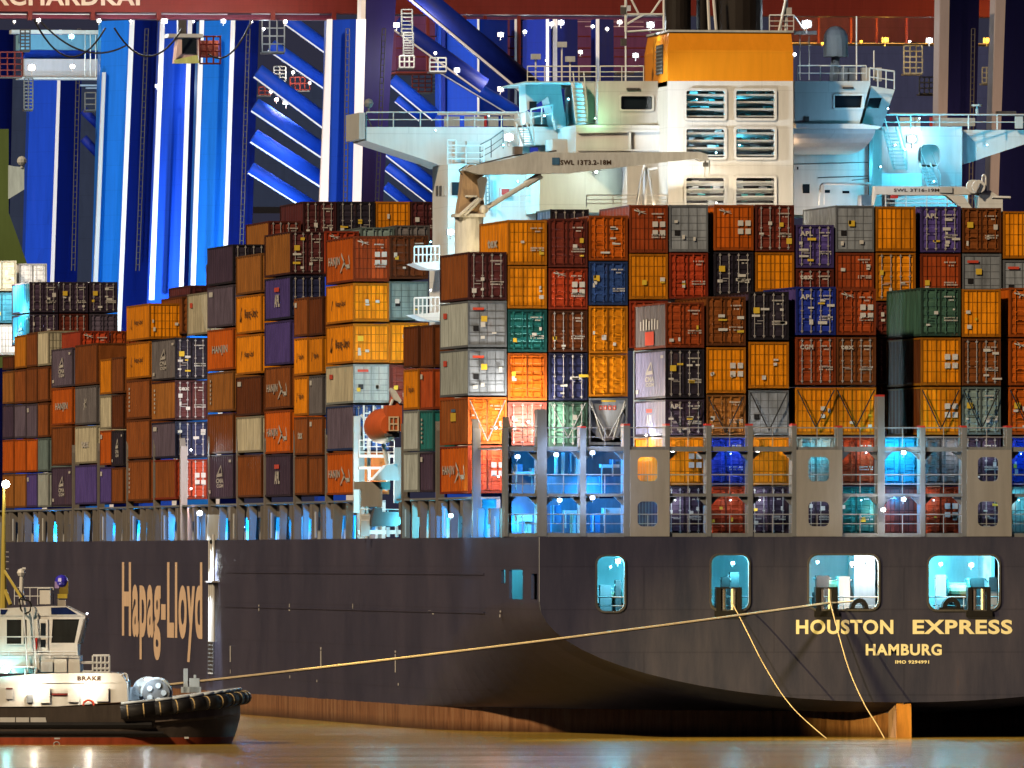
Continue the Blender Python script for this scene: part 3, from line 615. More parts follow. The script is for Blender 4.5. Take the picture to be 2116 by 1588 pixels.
for x, y0, y1 in ((1107, 168, 120), (1161, 168, 95), (1293, 168, 20), (1178, 168, 125)):
    m = MB(); m.tube(atY(x, y0, 54), atY(x, y1, 54), .06, RAILM); p = atY(x, y1, 54); m.box(p[0] - .3, p[0] + .3, 53.8, 54.2, p[2] - .1, p[2] + .25, LGREY); m.build('aerial_mast', ship)
m = MB()     # radar platform against the red girder
for x in (1293, 1372): m.tube(atY(x, 66, 50), atY(x, -20, 50), .09, RAILM)
for (xa, ya, xb, yb) in ((1300, -10, 1320, 30), (1372, -10, 1345, 30), (1296, 30, 1370, 30), (1296, 66, 1370, 62), (1296, 50, 1330, 30)): m.tube(atY(xa, ya, 50), atY(xb, yb, 50), .07, RAILM)
m.build('radar_mast', ship)
m = MB(); bpx(m, 1284, 15, 1294, 30, 49.9, .4, DGREY); bpx(m, 1284, 80, 1295, 95, 49.9, .4, DGREY); pieces(m, 'navigation_light_box', ship)
# ---- starboard wheelhouse with raked end
h1 = [pxY(*p, 50) for p in ((1725, 223), (1779, 223), (1782, 198), (1725, 198))]
m = holedY([pxY(*p, 50) for p in ((1642, 256), (1776, 256), (1799, 168), (1642, 168))], [h1], 50, .25, WHITE)
poly(m, [(1642, 256), (1776, 256), (1799, 168), (1642, 168)], 50.25, 12, WHITE); sw = m.build('wheelhouse', ship); window(h1, 50, sw)
h2 = [pxY(*p, 52) for p in ((1789, 224), (1816, 224), (1823, 203), (1797, 203))]
m = holedY([pxY(*p, 52) for p in ((1780, 262), (1823, 262), (1849, 186), (1801, 178))], [h2], 52, .25, WHITE); poly(m, [(1780, 262), (1823, 262), (1849, 186), (1801, 178)], 52.25, 10, WHITE); m.build('raked_wing_front', ship)
m = MB(); m.face([(x, 52.18, z) for x, z in h2], GLASS); m.build('pane', ship)
m = MB(); bpx(m, 1742, 180, 1764, 184, 49.9, .1, DGREY); bpx(m, 1663, 241, 1672, 251, 49.9, .1, DGREY); pieces(m, 'vent_slot', ship)
m = MB(); poly(m, [(1645, 256.3), (1780, 256.3), (1822, 262.3), (1815, 267), (1645, 265)], 49.4, 13, WHITE); m.build('deck_edge', ship)
rows = []                                                     # flared underside
for i in range(9):
    u = i / 8; y = 266 + 54 * math.sin(u * math.pi / 2); Y = 49.6 + 6 * u * u
    rows.append([atY(1640, y, Y), atY(1810 - 62 * u ** 1.5, y, Y)])
m = MB(); m.grid(rows, WHITE); m.build('flared_soffit', ship)
block(1640, 300, 1795, 445, 56, 8); block(1796, 268, 1803, 440, 55.6, .4, GREYP, 'drain_pipe'); block(1803, 268, 1822, 440, 57.5, 5, LGREY)
m = MB()
for x0, y0, x1, y1 in ((1659, 381, 1673, 400), (1703, 393, 1715, 399), (1741, 395, 1755, 400), (1647, 345, 1650, 351)): bpx(m, x0, y0, x1, y1, 55.95, .05, GLASS)
pieces(m, 'window', ship)
m = MB(); p0 = atY(1700, 380, 54.5); m.tube(p0, atY(1800, 381, 54.5), .09, RAILM); m.tube(atY(1694, 392, 54.5), p0, .09, RAILM); m.tube(atY(1694, 392, 54.5), atY(1692, 424, 54.5), .05, RAILM); m.tube(atY(1703, 385, 54.5), atY(1703, 424, 54.5), .04, RAILM); bpx(m, 1696, 383, 1703, 398, 54.3, .3, LGREY); m.build('stores_davit', ship)
m = MB()
for xa, xb, y in ((1690, 1796, 364), (1760, 1796, 369), (1640, 1796, 336)): m.tube(atY(xa, y + 4, 55.96), atY(xb, y, 55.96), .03, GREYP, 4)
pieces(m, 'cable_run', ship)
gh = [rectY(1897, 299, 1943, 346, 62, .5)]
m = holedY([pxY(*p, 62) for p in ((1821, 445), (1988, 445), (1988, 262), (1821, 262))], gh, 62, .3, WHITE); bpx(m, 1821, 262, 1988, 270, 62.3, 6, WHITE); m.build('stair_recess', ship)
block(1890, 290, 1950, 350, 65, .2, mat('pale green lining', (.2, .55, .42), .5), 'recess_lining')
block(1817, 359, 1904, 392, 58, 3); block(1850, 392, 2000, 445, 59, 2); block(1904, 262, 1904.5, 440, 61, .1)
stair(1827, 272, 1848, 352, 60.5, 26, 11); stair(1903, 346, 1921, 394, 60.2, 22, 8)
m = MB(); poly(m, [(1846, 269), (2210, 269), (2210, 280), (2116, 299), (1989, 341), (1846, 341)], 63, 6, WHITE); wing2 = m.build('bridge_wing', ship)
rail([atY(1822, 268, 60.5), atY(2120, 268, 62.8)], .96, 1.9, (1, .5), .045)
m = MB(); bpx(m, 1840, 234, 1955, 238, 67, .4, WHITE); bpx(m, 1860, 243, 1890, 262, 66.8, .2, WHITE); bpx(m, 1892, 243, 1902, 262, 66.8, .2, WHITE); bpx(m, 1922, 243, 1927, 264, 66.6, .2, PLACR); bpx(m, 1932, 244, 2015, 261, 66.7, .2, LGREY); bpx(m, 2098, 241, 2114, 266, 62.6, .2, PLACW); bpx(m, 2060, 230, 2100, 240, 66, .5, DGREY); pieces(m, 'wing_console', wing2)
m = MB(); p = atY(2019, 236, 64); m.tube(p, (p[0], p[1], p[2] + .5), .1, LGREY); m.tube((p[0], p[1], p[2] + .5), (p[0], p[1], p[2] + .62), .35, LGREY, 10); m.build('magnetic_compass', wing2)
rail([atY(1648, 167, 50.2), atY(1790, 167, 50.2)], .95, 1.4, (1, .5)); rail([atY(1797, 178, 52), atY(1848, 185, 52)], 1.15, .6, (1, .5), .05)
for x0, x1 in ((1737, 1752), (1755, 1768), (1782, 1796), (1812, 1822)): block(x0, 140, x1, 168, 55, .8, LGREY, 'deck_locker')
m = MB(); p = atY(1727, 118, 56)
m.tube((p[0], 56, p[2]), (p[0], 56, p[2] + 1.2), .8, LGREY, 14); m.ball((p[0], 56, p[2] + 1.2), .8, LGREY, 14); m.tube(atY(1722, 168, 56), p, .3, LGREY); m.build('radome', ship)
for x, y in ((1653, 66), (1672, 75), (1770, 34), (1806, 105)):
    m = MB(); m.tube(atY(x, 166, 54), atY(x, y, 54), .05, RAILM); m.build('aerial_mast', ship)
m = MB(); bpx(m, 1643, 64, 1688, 72, 53.5, .5, LGREY); m.tube(atY(1640, 32, 47), atY(1660, 60, 53), .06, RAILM); m.build('mast_platform', ship)
# ---- deck cranes
def letter(m, txt, x0, y0, x1, y1, Y, mt, bold=.03):
    o = Vector(atY(x0, y1, Y)); write(m, txt, o, Vector(atY(x1, y1, Y)) - o, Vector(atY(x0, y0, Y)) - o, mt, bold)
m = MB(); YC = 44.0
poly(m, [(946, 446), (954, 395), (958, 352), (972, 340), (1000, 345), (1002, 360), (990, 372), (998, 400), (1003, 446)], YC, 1.5, mat('rusty crane post paint', (.40, .29, .19), .5, 0, .4, .8))
poly(m, [(941, 442), (1004, 442), (1004, 449), (941, 449)], YC - .2, 1.9, BEIGE)
p = atY(973, 449, YC); m.tube((p[0], YC + .8, 15), (p[0], YC + .8, p[2]), .92, BEIGE, 20)
m.tube(atY(950, 446, YC - .2), atY(990, 410, YC - .2), .12, BEIGE); m.tube(atY(960, 446, YC - .2), atY(994, 412, YC - .2), .1, BEIGE)
bpx(m, 962, 404, 986, 408, YC - .3, .4, BEIGE)
cr = m.build('deck_crane_post', ship)
m = MB(); poly(m, [(958, 352), (985, 341), (1062, 326), (1108, 313), (1150, 316), (1270, 315), (1445, 314), (1461, 319), (1465, 331), (1452, 334), (1440, 328), (1180, 358), (1095, 360), (990, 361)], YC - 1.2, 1.1, BEIGE); jib = m.build('crane_jib', cr)
m = MB(); bpx(m, 1141, 326, 1156, 341, YC - 1.25, .05, mat('deck gear blue', (.06, .16, .3), .5)); m.build('notice_plate', jib)
m = MB(); letter(m, 'SWL 13T3.2-18M', 1158, 331, 1263, 341, YC - 1.23, DARKT); m.build('lettering', jib)
m = MB(); m.tube(atY(1000, 433, YC - .7), atY(1085, 382, YC - .7), .16, BEIGE, 8); m.tube(atY(1085, 382, YC - .7), atY(1118, 362, YC - .7), .25, BEIGE, 8); m.ball(atY(1000, 433, YC - .7), .3, BEIGE, 8); m.build('hydraulic_ram', cr)
m = MB(); poly(m, [(988, 372), (994, 366), (1004, 366), (1007, 372), (1000, 409), (994, 409)], YC - 1.3, .5, GREYP); m.build('rope_sheave_guard', cr)
m = MB(); bpx(m, 1063, 303, 1080, 319, YC - 1.2, .8, mat('grey lamp housing', (.2, .17, .15), .5)); m.build('floodlight', jib)
m = MB(); m.tube(atY(1458, 332, YC - .7), atY(1456, 366, YC - .7), .05, BEIGE); m.tube(atY(1466, 332, YC - .7), atY(1466, 366, YC - .7), .05, BEIGE); bpx(m, 1454, 336, 1464, 345, YC - .9, .3, GREYP); m.build('hook_block', cr)
m = MB(); m.path([atY(985, 341, YC - .8), atY(1060, 322, YC - .8), atY(1150, 312, YC - .8)], .05, DGREY); m.path([atY(955, 362, YC), atY(948, 352, YC), atY(962, 343, YC)], .04, DGREY); m.build('hoist_wire', cr)
m = MB(); p = atY(1332, 424, 46)                               # jib rest
m.tube(p, atY(1334, 330, 45), .16, BEIGE); m.tube(atY(1315, 424, 45), atY(1331, 345, 45), .08, BEIGE); m.tube(atY(1352, 424, 45), atY(1340, 350, 45), .1, BEIGE); m.tube(atY(1340, 352, 45), atY(1358, 349, 45), .1, BEIGE); m.ball(atY(1333, 328, 45), .28, BEIGE, 8); m.build('crane_jib_rest', ship)
rail([atY(1212, 428, 46), atY(1378, 428, 46)], .75, 1.6); bpx
m = MB(); poly(m, [(1806, 426), (1808, 385), (1992, 386), (2010, 392), (2006, 402), (1950, 404), (1890, 404), (1812, 402)], 46, 1.0, WHITE)
poly(m, [(1955, 404), (1990, 404), (2010, 432), (1990, 432)], 46, .8, WHITE); poly(m, [(2022, 404), (2030, 398), (2052, 398), (2072, 412), (2072, 440), (2024, 440)], 46, 1.6, WHITE); poly(m, [(1990, 397), (2050, 394), (2050, 402), (1990, 402)], 46.2, 1.0, WHITE); m.tube(atY(2050, 408, 46), atY(2088, 409, 46), .1, WHITE)
c2 = m.build('deck_crane_post', ship)
m = MB(); letter(m, 'SWL 3T16-19M', 1847, 390, 1941, 397, 45.97, DARKT); bpx(m, 1942, 387, 1968, 399, 45.9, .1, LGREY); m.build('lettering', c2)
m = MB(); p = atY(2021, 386, 45.9); m.tube((p[0], 45.6, p[2]), (p[0], 46.1, p[2]), .42, WHITE, 18); m.tube((p[0] - .15, 45.5, p[2] - .4), (p[0] + .1, 45.5, p[2] + .2), .07, DGREY); m.tube((p[0] - .3, 45.9, p[2]), (p[0] - .3, 46.2, p[2]), .44, WHITE, 18); m.build('winch_drum', c2)
m = MB(); pp = [atY(x, y, 46) for x, y in ((2030, 395), (2030, 366), (2033, 361), (2037, 366), (2037, 395))]; m.path(pp, .07, WHITE); m.build('hoist_guard', c2)
m = MB(); bpx(m, 1841, 400, 1856, 410, 52, .2, PLACR); m.build('notice_plate', ship)
block(1780, 403, 1806, 428, 53, 1.5, BEIGE, 'deck_locker')
rail([atY(1830, 428, 50), atY(2000, 428, 50)], .8, 1.2)
# platforms reaching over the port containers
for y0, y1 in ((512, 556), (616, 662)):
    m = MB(); poly(m, [(856, y1 - 12), (905, y1 - 16), (915, y1 - 12), (915, y1 + 2), (884, y1)], 57.2, 4, WHITE); pl_ = m.build('side_platform', ship)
    rail([atY(856, y1 - 12, 57.3), atY(908, y1 - 13, 57.3)], 1.05, .28, (1, .5), .05)
block(915, 530, 935, 690, 58.2, 6)
# ---- lamps of the deckhouse
for px, py, Y, c, w, s in ((1052, 284, 60.8, COOL, 1000, .5), (1040, 300, 57, CYAN, 1300, .2), (1885, 288, 61.7, COOL, 600, .5), (1870, 310, 58, CYAN, 2000, .2), (932, 480, 56.5, COOL, 700, .38), (1070, 375, 55, CYAN, 900, .2), (985, 385, 56, CYAN, 600, .2), (1175, 205, 53, CYAN, 520, .2), (1125, 240, 54, CYAN, 420, .2), (1820, 345, 55, CYAN, 800, .2), (1930, 375, 57, CYAN, 900, .2), (1920, 322, 64, (.1, 1, .6), 260, .15), (1850, 300, 46, (.35, .68, 1), 1100, .2), (1668, 50, 52, COOL, 900, .5), (1345, 52, 51, COOL, 500, .4), (1232, 356, 50.5, COOL, 260, .3), (890, 500, 56, CYAN, 500, .16), (890, 600, 56, COOL, 800, .2), (1835, 225, 49, CYAN, 260, .2), (1230, 245, 49.2, (.3, 1, .5), 120, .12), (1010, 240, 60, CYAN, 420, .15), (1900, 245, 60, CYAN, 420, .15), (2040, 300, 57, (.2, .6, 1), 700, .15), (900, 270, 57, CYAN, 380, .15)):
    p = atY(px, py, Y); light(p, c, w * .62, .25); lampbody(p, c, ship, s * (.8 if s > .3 else .4), 26, 'deckhouse_floodlight')
# warm floods at the foot of the casing
for px, py, Y, c, w in ((1440, 440, 42.4, (1, .74, .40), 900), (1520, 440, 42.6, (1, .86, .68), 1000), (1775, 440, 53.5, (.9, .9, 1), 260), (1690, 440, 53.8, (1, .74, .50), 260), (1620, 300, 50.5, (1, .62, .34), 200), (1345, 436, 45, (1, .75, .5), 120), (1000, 505, 41.5, (1, .72, .35), 900), (1020, 470, 41, (1, .66, .3), 500)):
    p = atY(px, py, Y); light(p, c, w * .62, .3); lampbody(p, c, ship, .1, 20, 'deckhouse_floodlight')
q_ = atY(1074, 302, 43.9); spot(q_, atY(1510, 255, 46), (.86, .95, 1), 24000, 56, .25, .8); spot(atY(1236, 350, 49), atY(1180, 400, 52), (.8, 1, .8), 350, 120, .2, .8)
# ---- lifeboat in its davit (rests on the ship: a thing of its own)
YB = 62.0; p = atY(803, 880, YB)
boat = thing('lifeboat', (p[0], YB, p[2] - 2), 'orange enclosed lifeboat hanging beside the port containers under the white davit', 'lifeboat')
BO = mat('lifeboat orange', (.55, .11, .03), .45, 0, .2, .1)
m = MB(); rows = []
for i in range(13):
    u = i / 12; y = YB + 7.5 * u; s = math.sin(math.pi * min(1, max(.02, .12 + .76 * u))) ** .5
    cx = atY(806, 880, YB)[0]; cz = atY(806, 880, YB)[2]; row = []
    for k in range(16):
        t = 2 * math.pi * k / 16; row.append((cx + .95 * s * math.cos(t) * (1 if abs(math.cos(t)) < .9 else 1.05), y, cz + 1.15 * s * math.sin(t)))
    rows.append(row)
m.grid(rows, BO, True); m.face(list(reversed(rows[0])), BO); m.face(rows[-1], BO); m.build('hull', boat, True)
m = MB(); bpx(m, 800, 838, 831, 892, YB - .6, 1.6, BO); cab = m.build('canopy', boat)
m = MB(); o = [pxY(*q, YB - .62) for q in ((803, 891), (824, 891), (824, 861), (803, 861))]; hh = [[pxY(*q, YB - .62) for q in z] for z in (((806, 875), (812, 875), (812, 864), (806, 864)), ((814, 875), (821, 875), (821, 864), (814, 864)), ((806, 889), (812, 889), (812, 878), (806, 878)), ((814, 889), (821, 889), (821, 878), (814, 878)))]
m.holed(o, hh, lambda q: (q[0], YB - .68, q[1]), lambda q: (q[0], YB - .603, q[1]), mat('cream window frame', (.8, .6, .4), .5)); m.build('window', boat)
m = MB(); m.tube(atY(805, 896, YB - .1), atY(805, 902, YB - .1), .35, DGREY, 8); bpx(m, 800, 894, 826, 904, YB - .1, .5, GREYP); m.build('propeller_guard', boat)
m = MB(); poly(m, [(808, 802), (818, 808), (830, 828), (828, 833), (814, 826), (806, 806)], YB - .5, .5, WHITE); m.tube(atY(812, 826, YB - .3), atY(806, 840, YB - .3), .1, WHITE); poly(m, [(806, 832), (812, 816), (816, 822), (826, 838), (820, 840), (812, 834)], YB - .2, .4, BO); m.build('lifeboat_davit', ship)
# embarkation deck seen in the gap below the boat
m = MB(); poly(m, [(733, 996), (806, 996), (806, 1012), (790, 1012), (790, 1048), (747, 1048), (747, 1012), (733, 1012)], 70, .4, mat('lashing bridge panel', (.31, .295, .265))); m.build('embarkation_screen', ship)
m = MB(); poly(m, [(768, 1075), (775, 1050), (790, 1050), (790, 1058), (828, 1058), (832, 1080), (820, 1088), (768, 1088)], 66, 1, DGREY); m.build('gangway_winch', ship)
m = MB()
for x0, y0, x1, y1, Y in ((731, 935, 742, 1060, 76, ), (815, 925, 829, 1040, 72), (800, 935, 806, 996, 73), (742, 940, 820, 946, 74), (742, 965, 820, 970, 74), (760, 905, 766, 995, 74.5), (731, 860, 745, 940, 79), (745, 1062, 765, 1108, 72), (800, 1090, 806, 1110, 70), (818, 1085, 823, 1110, 70), (740, 1096, 830, 1104, 75)): bpx(m, x0, y0, x1, y1, Y, .4, LGREY)
m.tube(atY(790, 905, 66), atY(800, 960, 66), .14, RAILM); poly(m, [(770, 993), (798, 962), (820, 958), (826, 993)], 69, 1.5, LGREY)
pieces(m, 'boat_deck', ship)
rail([atY(742, 945, 73), atY(815, 945, 73)], 1.1, .6); rail([atY(745, 1085, 71), atY(830, 1085, 71)], 1.0, 1.0); ladder(752, 850, 752, 930, 78.5, 9, 12, RAILM)
m = MB()
for x in (752, 772, 790): m.tube(atY(x, 838, 79.5), atY(x, 915, 79.5), .07, RAILM)
m.tube(atY(745, 858, 79.4), atY(770, 890, 79.4), .13, RAILM); m.build('lashing_rod', ship)
# ================================================================ CONTAINERS
ORD = ['topmost', 'second from top', 'third from top', 'fourth from top', 'fifth from top', 'sixth from top', 'seventh from top', 'eighth from top']
def strokes(m, segs, o, ux, uz, w, mt):
    o = Vector(o); ux = Vector(ux); uz = Vector(uz)
    for (a, b), (c, d), k in segs:
        p = o + ux * a + uz * b; q = o + ux * c + uz * d; dd = (q - p).normalized(); n = dd.cross(ux.cross(uz).normalized()) * w / 2
        m.face([p - n, q - n * k, q + n * k, p + n], mt)
BIRD = [((0, .75), (1, .2), .3), ((.5, .48), (.2, 1.0), .2), ((.5, .48), (.35, 0), .2), ((.45, .5), (.95, .55), .2)]
SAIL = [((0, 0), (.55, 1), .4), ((.55, 1), (.75, 0), .5), ((.1, .12), (.75, .18), 1)]
nstack = 0
def container(X0, Y0, Z0, w, h, L, code, style='w', marks='', side=None, label='', group='', sidemark=''):
    code, _, cs = code.partition('/'); P1 = cm(code); P2 = cmd(code); PS = cm(cs or code)  # second code
    t = thing('shipping_container', (X0 + w / 2, Y0 + L / 2, Z0), label, 'container', group)
    X1 = X0 + w; Y1 = Y0 + L; Z1 = Z0 + h; m = MB(); r = .11
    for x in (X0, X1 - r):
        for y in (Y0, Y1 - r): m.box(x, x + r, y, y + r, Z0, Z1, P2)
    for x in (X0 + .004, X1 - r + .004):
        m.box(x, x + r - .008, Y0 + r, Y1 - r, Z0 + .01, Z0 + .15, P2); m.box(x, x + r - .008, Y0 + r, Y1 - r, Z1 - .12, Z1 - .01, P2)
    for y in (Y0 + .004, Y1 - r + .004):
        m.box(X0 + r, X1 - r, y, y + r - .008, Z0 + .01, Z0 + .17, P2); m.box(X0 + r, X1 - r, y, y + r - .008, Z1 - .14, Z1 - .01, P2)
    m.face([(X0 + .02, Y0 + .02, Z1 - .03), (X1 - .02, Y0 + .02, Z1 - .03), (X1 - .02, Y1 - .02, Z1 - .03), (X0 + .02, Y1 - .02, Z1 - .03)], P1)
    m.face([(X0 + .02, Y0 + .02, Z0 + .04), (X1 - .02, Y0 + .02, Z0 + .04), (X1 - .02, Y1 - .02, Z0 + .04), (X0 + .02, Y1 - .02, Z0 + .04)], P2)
    m.face([(X1 - .05, Y0 + r, Z0 + .1), (X1 - .05, Y1 - r, Z0 + .1), (X1 - .05, Y1 - r, Z1 - .1), (X1 - .05, Y0 + r, Z1 - .1)], P1)
    m.face([(X0 + r, Y1 - .05, Z0 + .1), (X1 - r, Y1 - .05, Z0 + .1), (X1 - r, Y1 - .05, Z1 - .1), (X0 + r, Y1 - .05, Z1 - .1)], P1)
    if side:                                                       # corrugated port wall
        rows = [[], []]; y = Y0 + r; k = 0; dd = (.012, .012, .075, .075)
        n = int((L - 2 * r) / .30)
        for i in range(n + 1):
            for j, z in ((0, Z0 + .15), (1, Z1 - .12)): rows[j].append((X0 + (dd[i % 4] if side != 'r' else .03), Y0 + r + (L - 2 * r) * i / n, z))
        m.grid(rows, PS)
        if side == 'r':
            for i in range(1, 10): m.box(X0 + .012, X0 + .03, Y0 + L * i / 10, Y0 + L * i / 10 + .05, Z0 + .15, Z1 - .12, PS)
    else: m.face([(X0 + .03, Y0 + r, Z0 + .1), (X0 + .03, Y1 - r, Z0 + .1), (X0 + .03, Y1 - r, Z1 - .1), (X0 + .03, Y0 + r, Z1 - .1)], P1)
    if style == 'n': m.face([(X0 + r, Y0 + .05, Z0 + .1), (X1 - r, Y0 + .05, Z0 + .1), (X1 - r, Y0 + .05, Z1 - .1), (X0 + r, Y0 + .05, Z1 - .1)], P1)
    if style == 'k':                                               # tank in a frame
        cz = (Z0 + Z1) / 2; cx = (X0 + X1) / 2
        m.tube((cx, Y0 + .35, cz), (cx, Y1 - .2, cz), h * .40, P1, 20)
        m.polyY([(X0 + r, Z1 - .14), (X1 - r, Z1 - .14), (cx + .32, Z0 + .6), (cx - .32, Z0 + .6)], Y0 + .22, Y0 + .34, P1)
        m.tube((cx, Y0 + .2, Z0 + .62), (cx, Y0 + .34, Z0 + .62), .36, DGREY, 12)
        for s in (-1, 1): m.tube((cx + s * w * .44, Y0 + .1, Z1 - .2), (cx + s * .3, Y0 + .1, Z0 + .3), .05, LGREY)
        m.box(X0 + .8, X0 + 1.7, Y0 + .02, Y0 + .06, Z1 - .24, Z1 - .13, PLACY)
        m.build('tank_frame', t); k = MB()
        o = Vector((cx - .55, Y0 + .20, Z1 - .75)); [k.box(o[0] + .29 * i_, o[0] + .29 * i_ + .2, o[1] - .01, o[1], o[2], o[2] + .28, REDT) for i_ in range(4)]; [k.box(o[0] + .29 * i_ + .06, o[0] + .29 * i_ + .14, o[1] - .02, o[1] - .01, o[2] + .06, o[2] + .2, LGREY) for i_ in range(4)]; k.build('lettering', t)
        return t
    body = m.build('body', t)
    # end wall: two door leaves with lock rods, or the panelled end of a refrigerated box
    zb, zt = Z0 + .19, Z1 - .16; xm = (X0 + X1) / 2
    if style in 'wcg':
        rodm = GALV if style == 'w' else P1
        for s, (xa, xb) in enumerate(((X0 + r + .02, xm - .018), (xm + .018, X1 - r - .02))):
            d = MB(); yd = Y0 + .045
            if style == 'g':
                d.box(xa, xb, yd, yd + .05, zb, zt, P1); nz = 4; nx = 2
                for i in range(nz + 1): zz = zb + (zt - zb) * i / nz; d.box(xa, xb, yd - .012, yd, zz - .022, zz + .022, P2)
                for i in range(nx + 1): xx = xa + (xb - xa) * i / nx; d.box(xx - .02, xx + .02, yd - .014, yd - .001, zb, zt, P2)
            else:
                nz = 5; zz = zb; st = (zt - zb) / nz; rows = [[], []]
                for i in range(nz):
                    for f, y in ((0, .035), (.12, .0), (.62, .0), (.74, .035)):
                        for j, x in ((0, xa), (1, xb)): rows[j].append((x, yd + y, zb + st * (i + f)))
                for j, x in ((0, xa), (1, xb)): rows[j].append((x, yd + .035, zt))
                d.grid(rows, P1); d.box(xa, xa + .05, yd - .01, yd + .04, zb, zt, P2); d.box(xb - .05, xb, yd - .01, yd + .04, zb, zt, P2)
            dr = d.build('door', t)
            for u in (.22, .74) if s == 0 else (.26, .78):
                x = xa + (xb - xa) * u; k = MB(); k.tube((x, yd - .06, zb - .08), (x, yd - .06, zt + .07), .026 if style != 'g' else .018, rodm if style != 'g' else P2, 5)
                if style != 'g':
                    for f in (.02, .5, .98): k.box(x - .07, x + .07, yd - .07, yd - .002, zb + (zt - zb) * f - .04, zb + (zt - zb) * f + .04, rodm)
                    zh = zb + (zt - zb) * (.30 + .1 * (hash((round(X0), u)) % 3) / 3); k.box(x - .02, x + .42 * (1 if u < .5 else -1) if u < .5 else x + .02, yd - .09, yd - .065, zh, zh + .045, rodm) if u < .5 else k.box(x - .42, x + .02, yd - .09, yd - .065, zh, zh + .045, rodm)
                k.build('lock_rod', dr)
    elif style == 'r':
        yd = Y0 + .05; d = MB(); d.box(X0 + r, X1 - r, yd, yd + .05, zb - .02, zt + .02, P1)
        for x in (X0 + w * .3, xm, X0 + w * .72): d.box(x - .018, x + .018, yd - .015, yd, zb, zt, P2)
        for f in (.2, .28, .45, .62, .8): zz = zb + (zt - zb) * f; d.box(X0 + r, X1 - r, yd - .012, yd - .001, zz - .015, zz + .015, P2)
        dr = d.build('refrigeration_panel', t)
        k = MB(); x = X0 + w * .14; zz = zb + (zt - zb) * .32; k.box(x, x + .34, yd - .03, yd - .016, zz, zz + .34, PLACK); k.build('control_display', dr)
    y = Y0 - .045
    rnd = random.Random(int(X0 * 131 + Z0 * 717 + Y0 * 37))
    def plac(u, v, a, b, mt):
        k = MB(); x = X0 + w * u; z = Z0 + h * v; k.box(x, x + a, y, y + .012, z, z + b, mt); k.build('placard', t)
    if style in 'wcgr':
        if 'q' in marks:
            for u in (.60, .79):
                for v in (.36, .54): plac(u, v, .34, .34, PLACW)
        if 'y' in marks: plac(.12 if style != 'r' else .34, .55, .38, .36, PLACY)
        if 'Y' in marks: plac(.80, .16, .34, .36, PLACY)
        if 'o' in marks: plac(.12, .80, .72, .16, REDT)
        if 'p' in marks:
            for i in range(3): plac(rnd.choice((.10, .13, .33, .62, .80)), rnd.uniform(.12, .62), rnd.uniform(.12, .3), rnd.uniform(.10, .34), rnd.choice((PLACW, PLACW, PLACW, PLACW, PLACY)))
        if 'P' in marks:
            for i in range(5): plac(rnd.choice((.08, .30, .55, .60, .78)), rnd.uniform(.12, .8), rnd.uniform(.2, .6), rnd.uniform(.10, .2), rnd.choice((PLACW, PLACW, PLACW, PLACW, PLACY)))
        if 's' in marks:                                           # rows of small stencilled codes
            k = MB()
            for i, (u, v, nn) in enumerate(((.58, .80, 9), (.70, .73, 4), (.58, .36, 6), (.58, .31, 6), (.76, .36, 5), (.76, .31, 5))):
                for c in range(nn):
                    if rnd.random() < .85: k.box(X0 + w * u + c * .085, X0 + w * u + c * .085 + .055, y, y + .01, Z0 + h * v, Z0 + h * v + .085, WHT)
                if i in (1, 5): k.build('stencilled_code', t); k = MB()
        if 'b' in marks:
            k = MB(); strokes(k, BIRD, (X0 + w * .12, y, Z0 + h * .78), (w * .32, 0, 0), (0, 0, h * .15), .08, WHT); k.build('bird_emblem', t)
        if ':' in marks:
            tx = marks.split(':')[1]; k = MB(); ln = min(.9, .22 * len(tx) + .15)
            write(k, tx, (X0 + w * .1, y - .05, Z0 + h * .74), (ln, 0, 0), (0, 0, .3), WHT, .04); k.build('lettering', t)
    if sidemark:                                                   # lettering on the port wall (reads forward to aft)
        xs = X0 - .02; k = MB()
        def S(u, v): return (xs, Y1 - L * u, Z0 + h * v)
        def V(du, dv): return (0, -L * du, h * dv)
        if sidemark == 'H':
            k.face([S(.17, .34), S(.19, .30), S(.25, .66), S(.23, .72)], DARKT); write(k, 'Hapag-Lloyd', S(.36, .34), V(.5, 0), V(0, .30), DARKT, .02)
        elif sidemark == 'h':
            k.face([S(.2, .36), S(.22, .33), S(.26, .58), S(.25, .62)], DARKT); write(k, 'Hapag-Lloyd', S(.36, .40), V(.36, 0), V(0, .18), DARKT, .02)
        elif sidemark == 'J':
            write(k, 'HANJIN', S(.1, .35), V(.42, 0), V(0, .24), WHT, .02); strokes(k, [((.2, 1), (.75, -.2), .3), ((.5, .45), (.1, -.35), .4), ((.9, .85), (1, .1), 1), ((.62, .05), (1, .05), 1)], S(.5, .33), V(.38, 0), V(0, .3), .26, WHT)
        elif sidemark == 'A':
            strokes(k, SAIL, S(.38, .5), V(.3, 0), V(0, .25), .22, WHT); write(k, 'CMA', S(.36, .35), V(.28, 0), V(0, .11), WHT, .04); write(k, 'CGM', S(.38, .25), V(.26, 0), V(0, .08), WHT, .04); k.box(xs - .01, xs, Y0 + L * .06, Y0 + L * .14, Z0 + h * .82, Z0 + h * .88, WHT); k.box(xs - .01, xs, Y0 + L * .86, Y0 + L * .94, Z0 + h * .12, Z0 + h * .2, WHT)
        elif sidemark == 'P':
            k.box(xs - .01, xs, Y0 + L * .42, Y0 + L * .6, Z0 + h * .66, Z0 + h * .76, REDT); write(k, 'APL', S(.4, .3), V(.2, 0), V(0, .3), WHT, .05)
        elif sidemark == 'M': write(k, 'HANJIN', S(.2, .36), V(.6, 0), V(0, .24), WHT, .02)
        elif sidemark == 'B':
            for i in range(7): k.box(xs - .01, xs, Y1 - L * (.2 + .09 * i) - .5, Y1 - L * (.2 + .09 * i), Z0 + h * .42, Z0 + h * (.66 if i % 3 else .62), WHT)
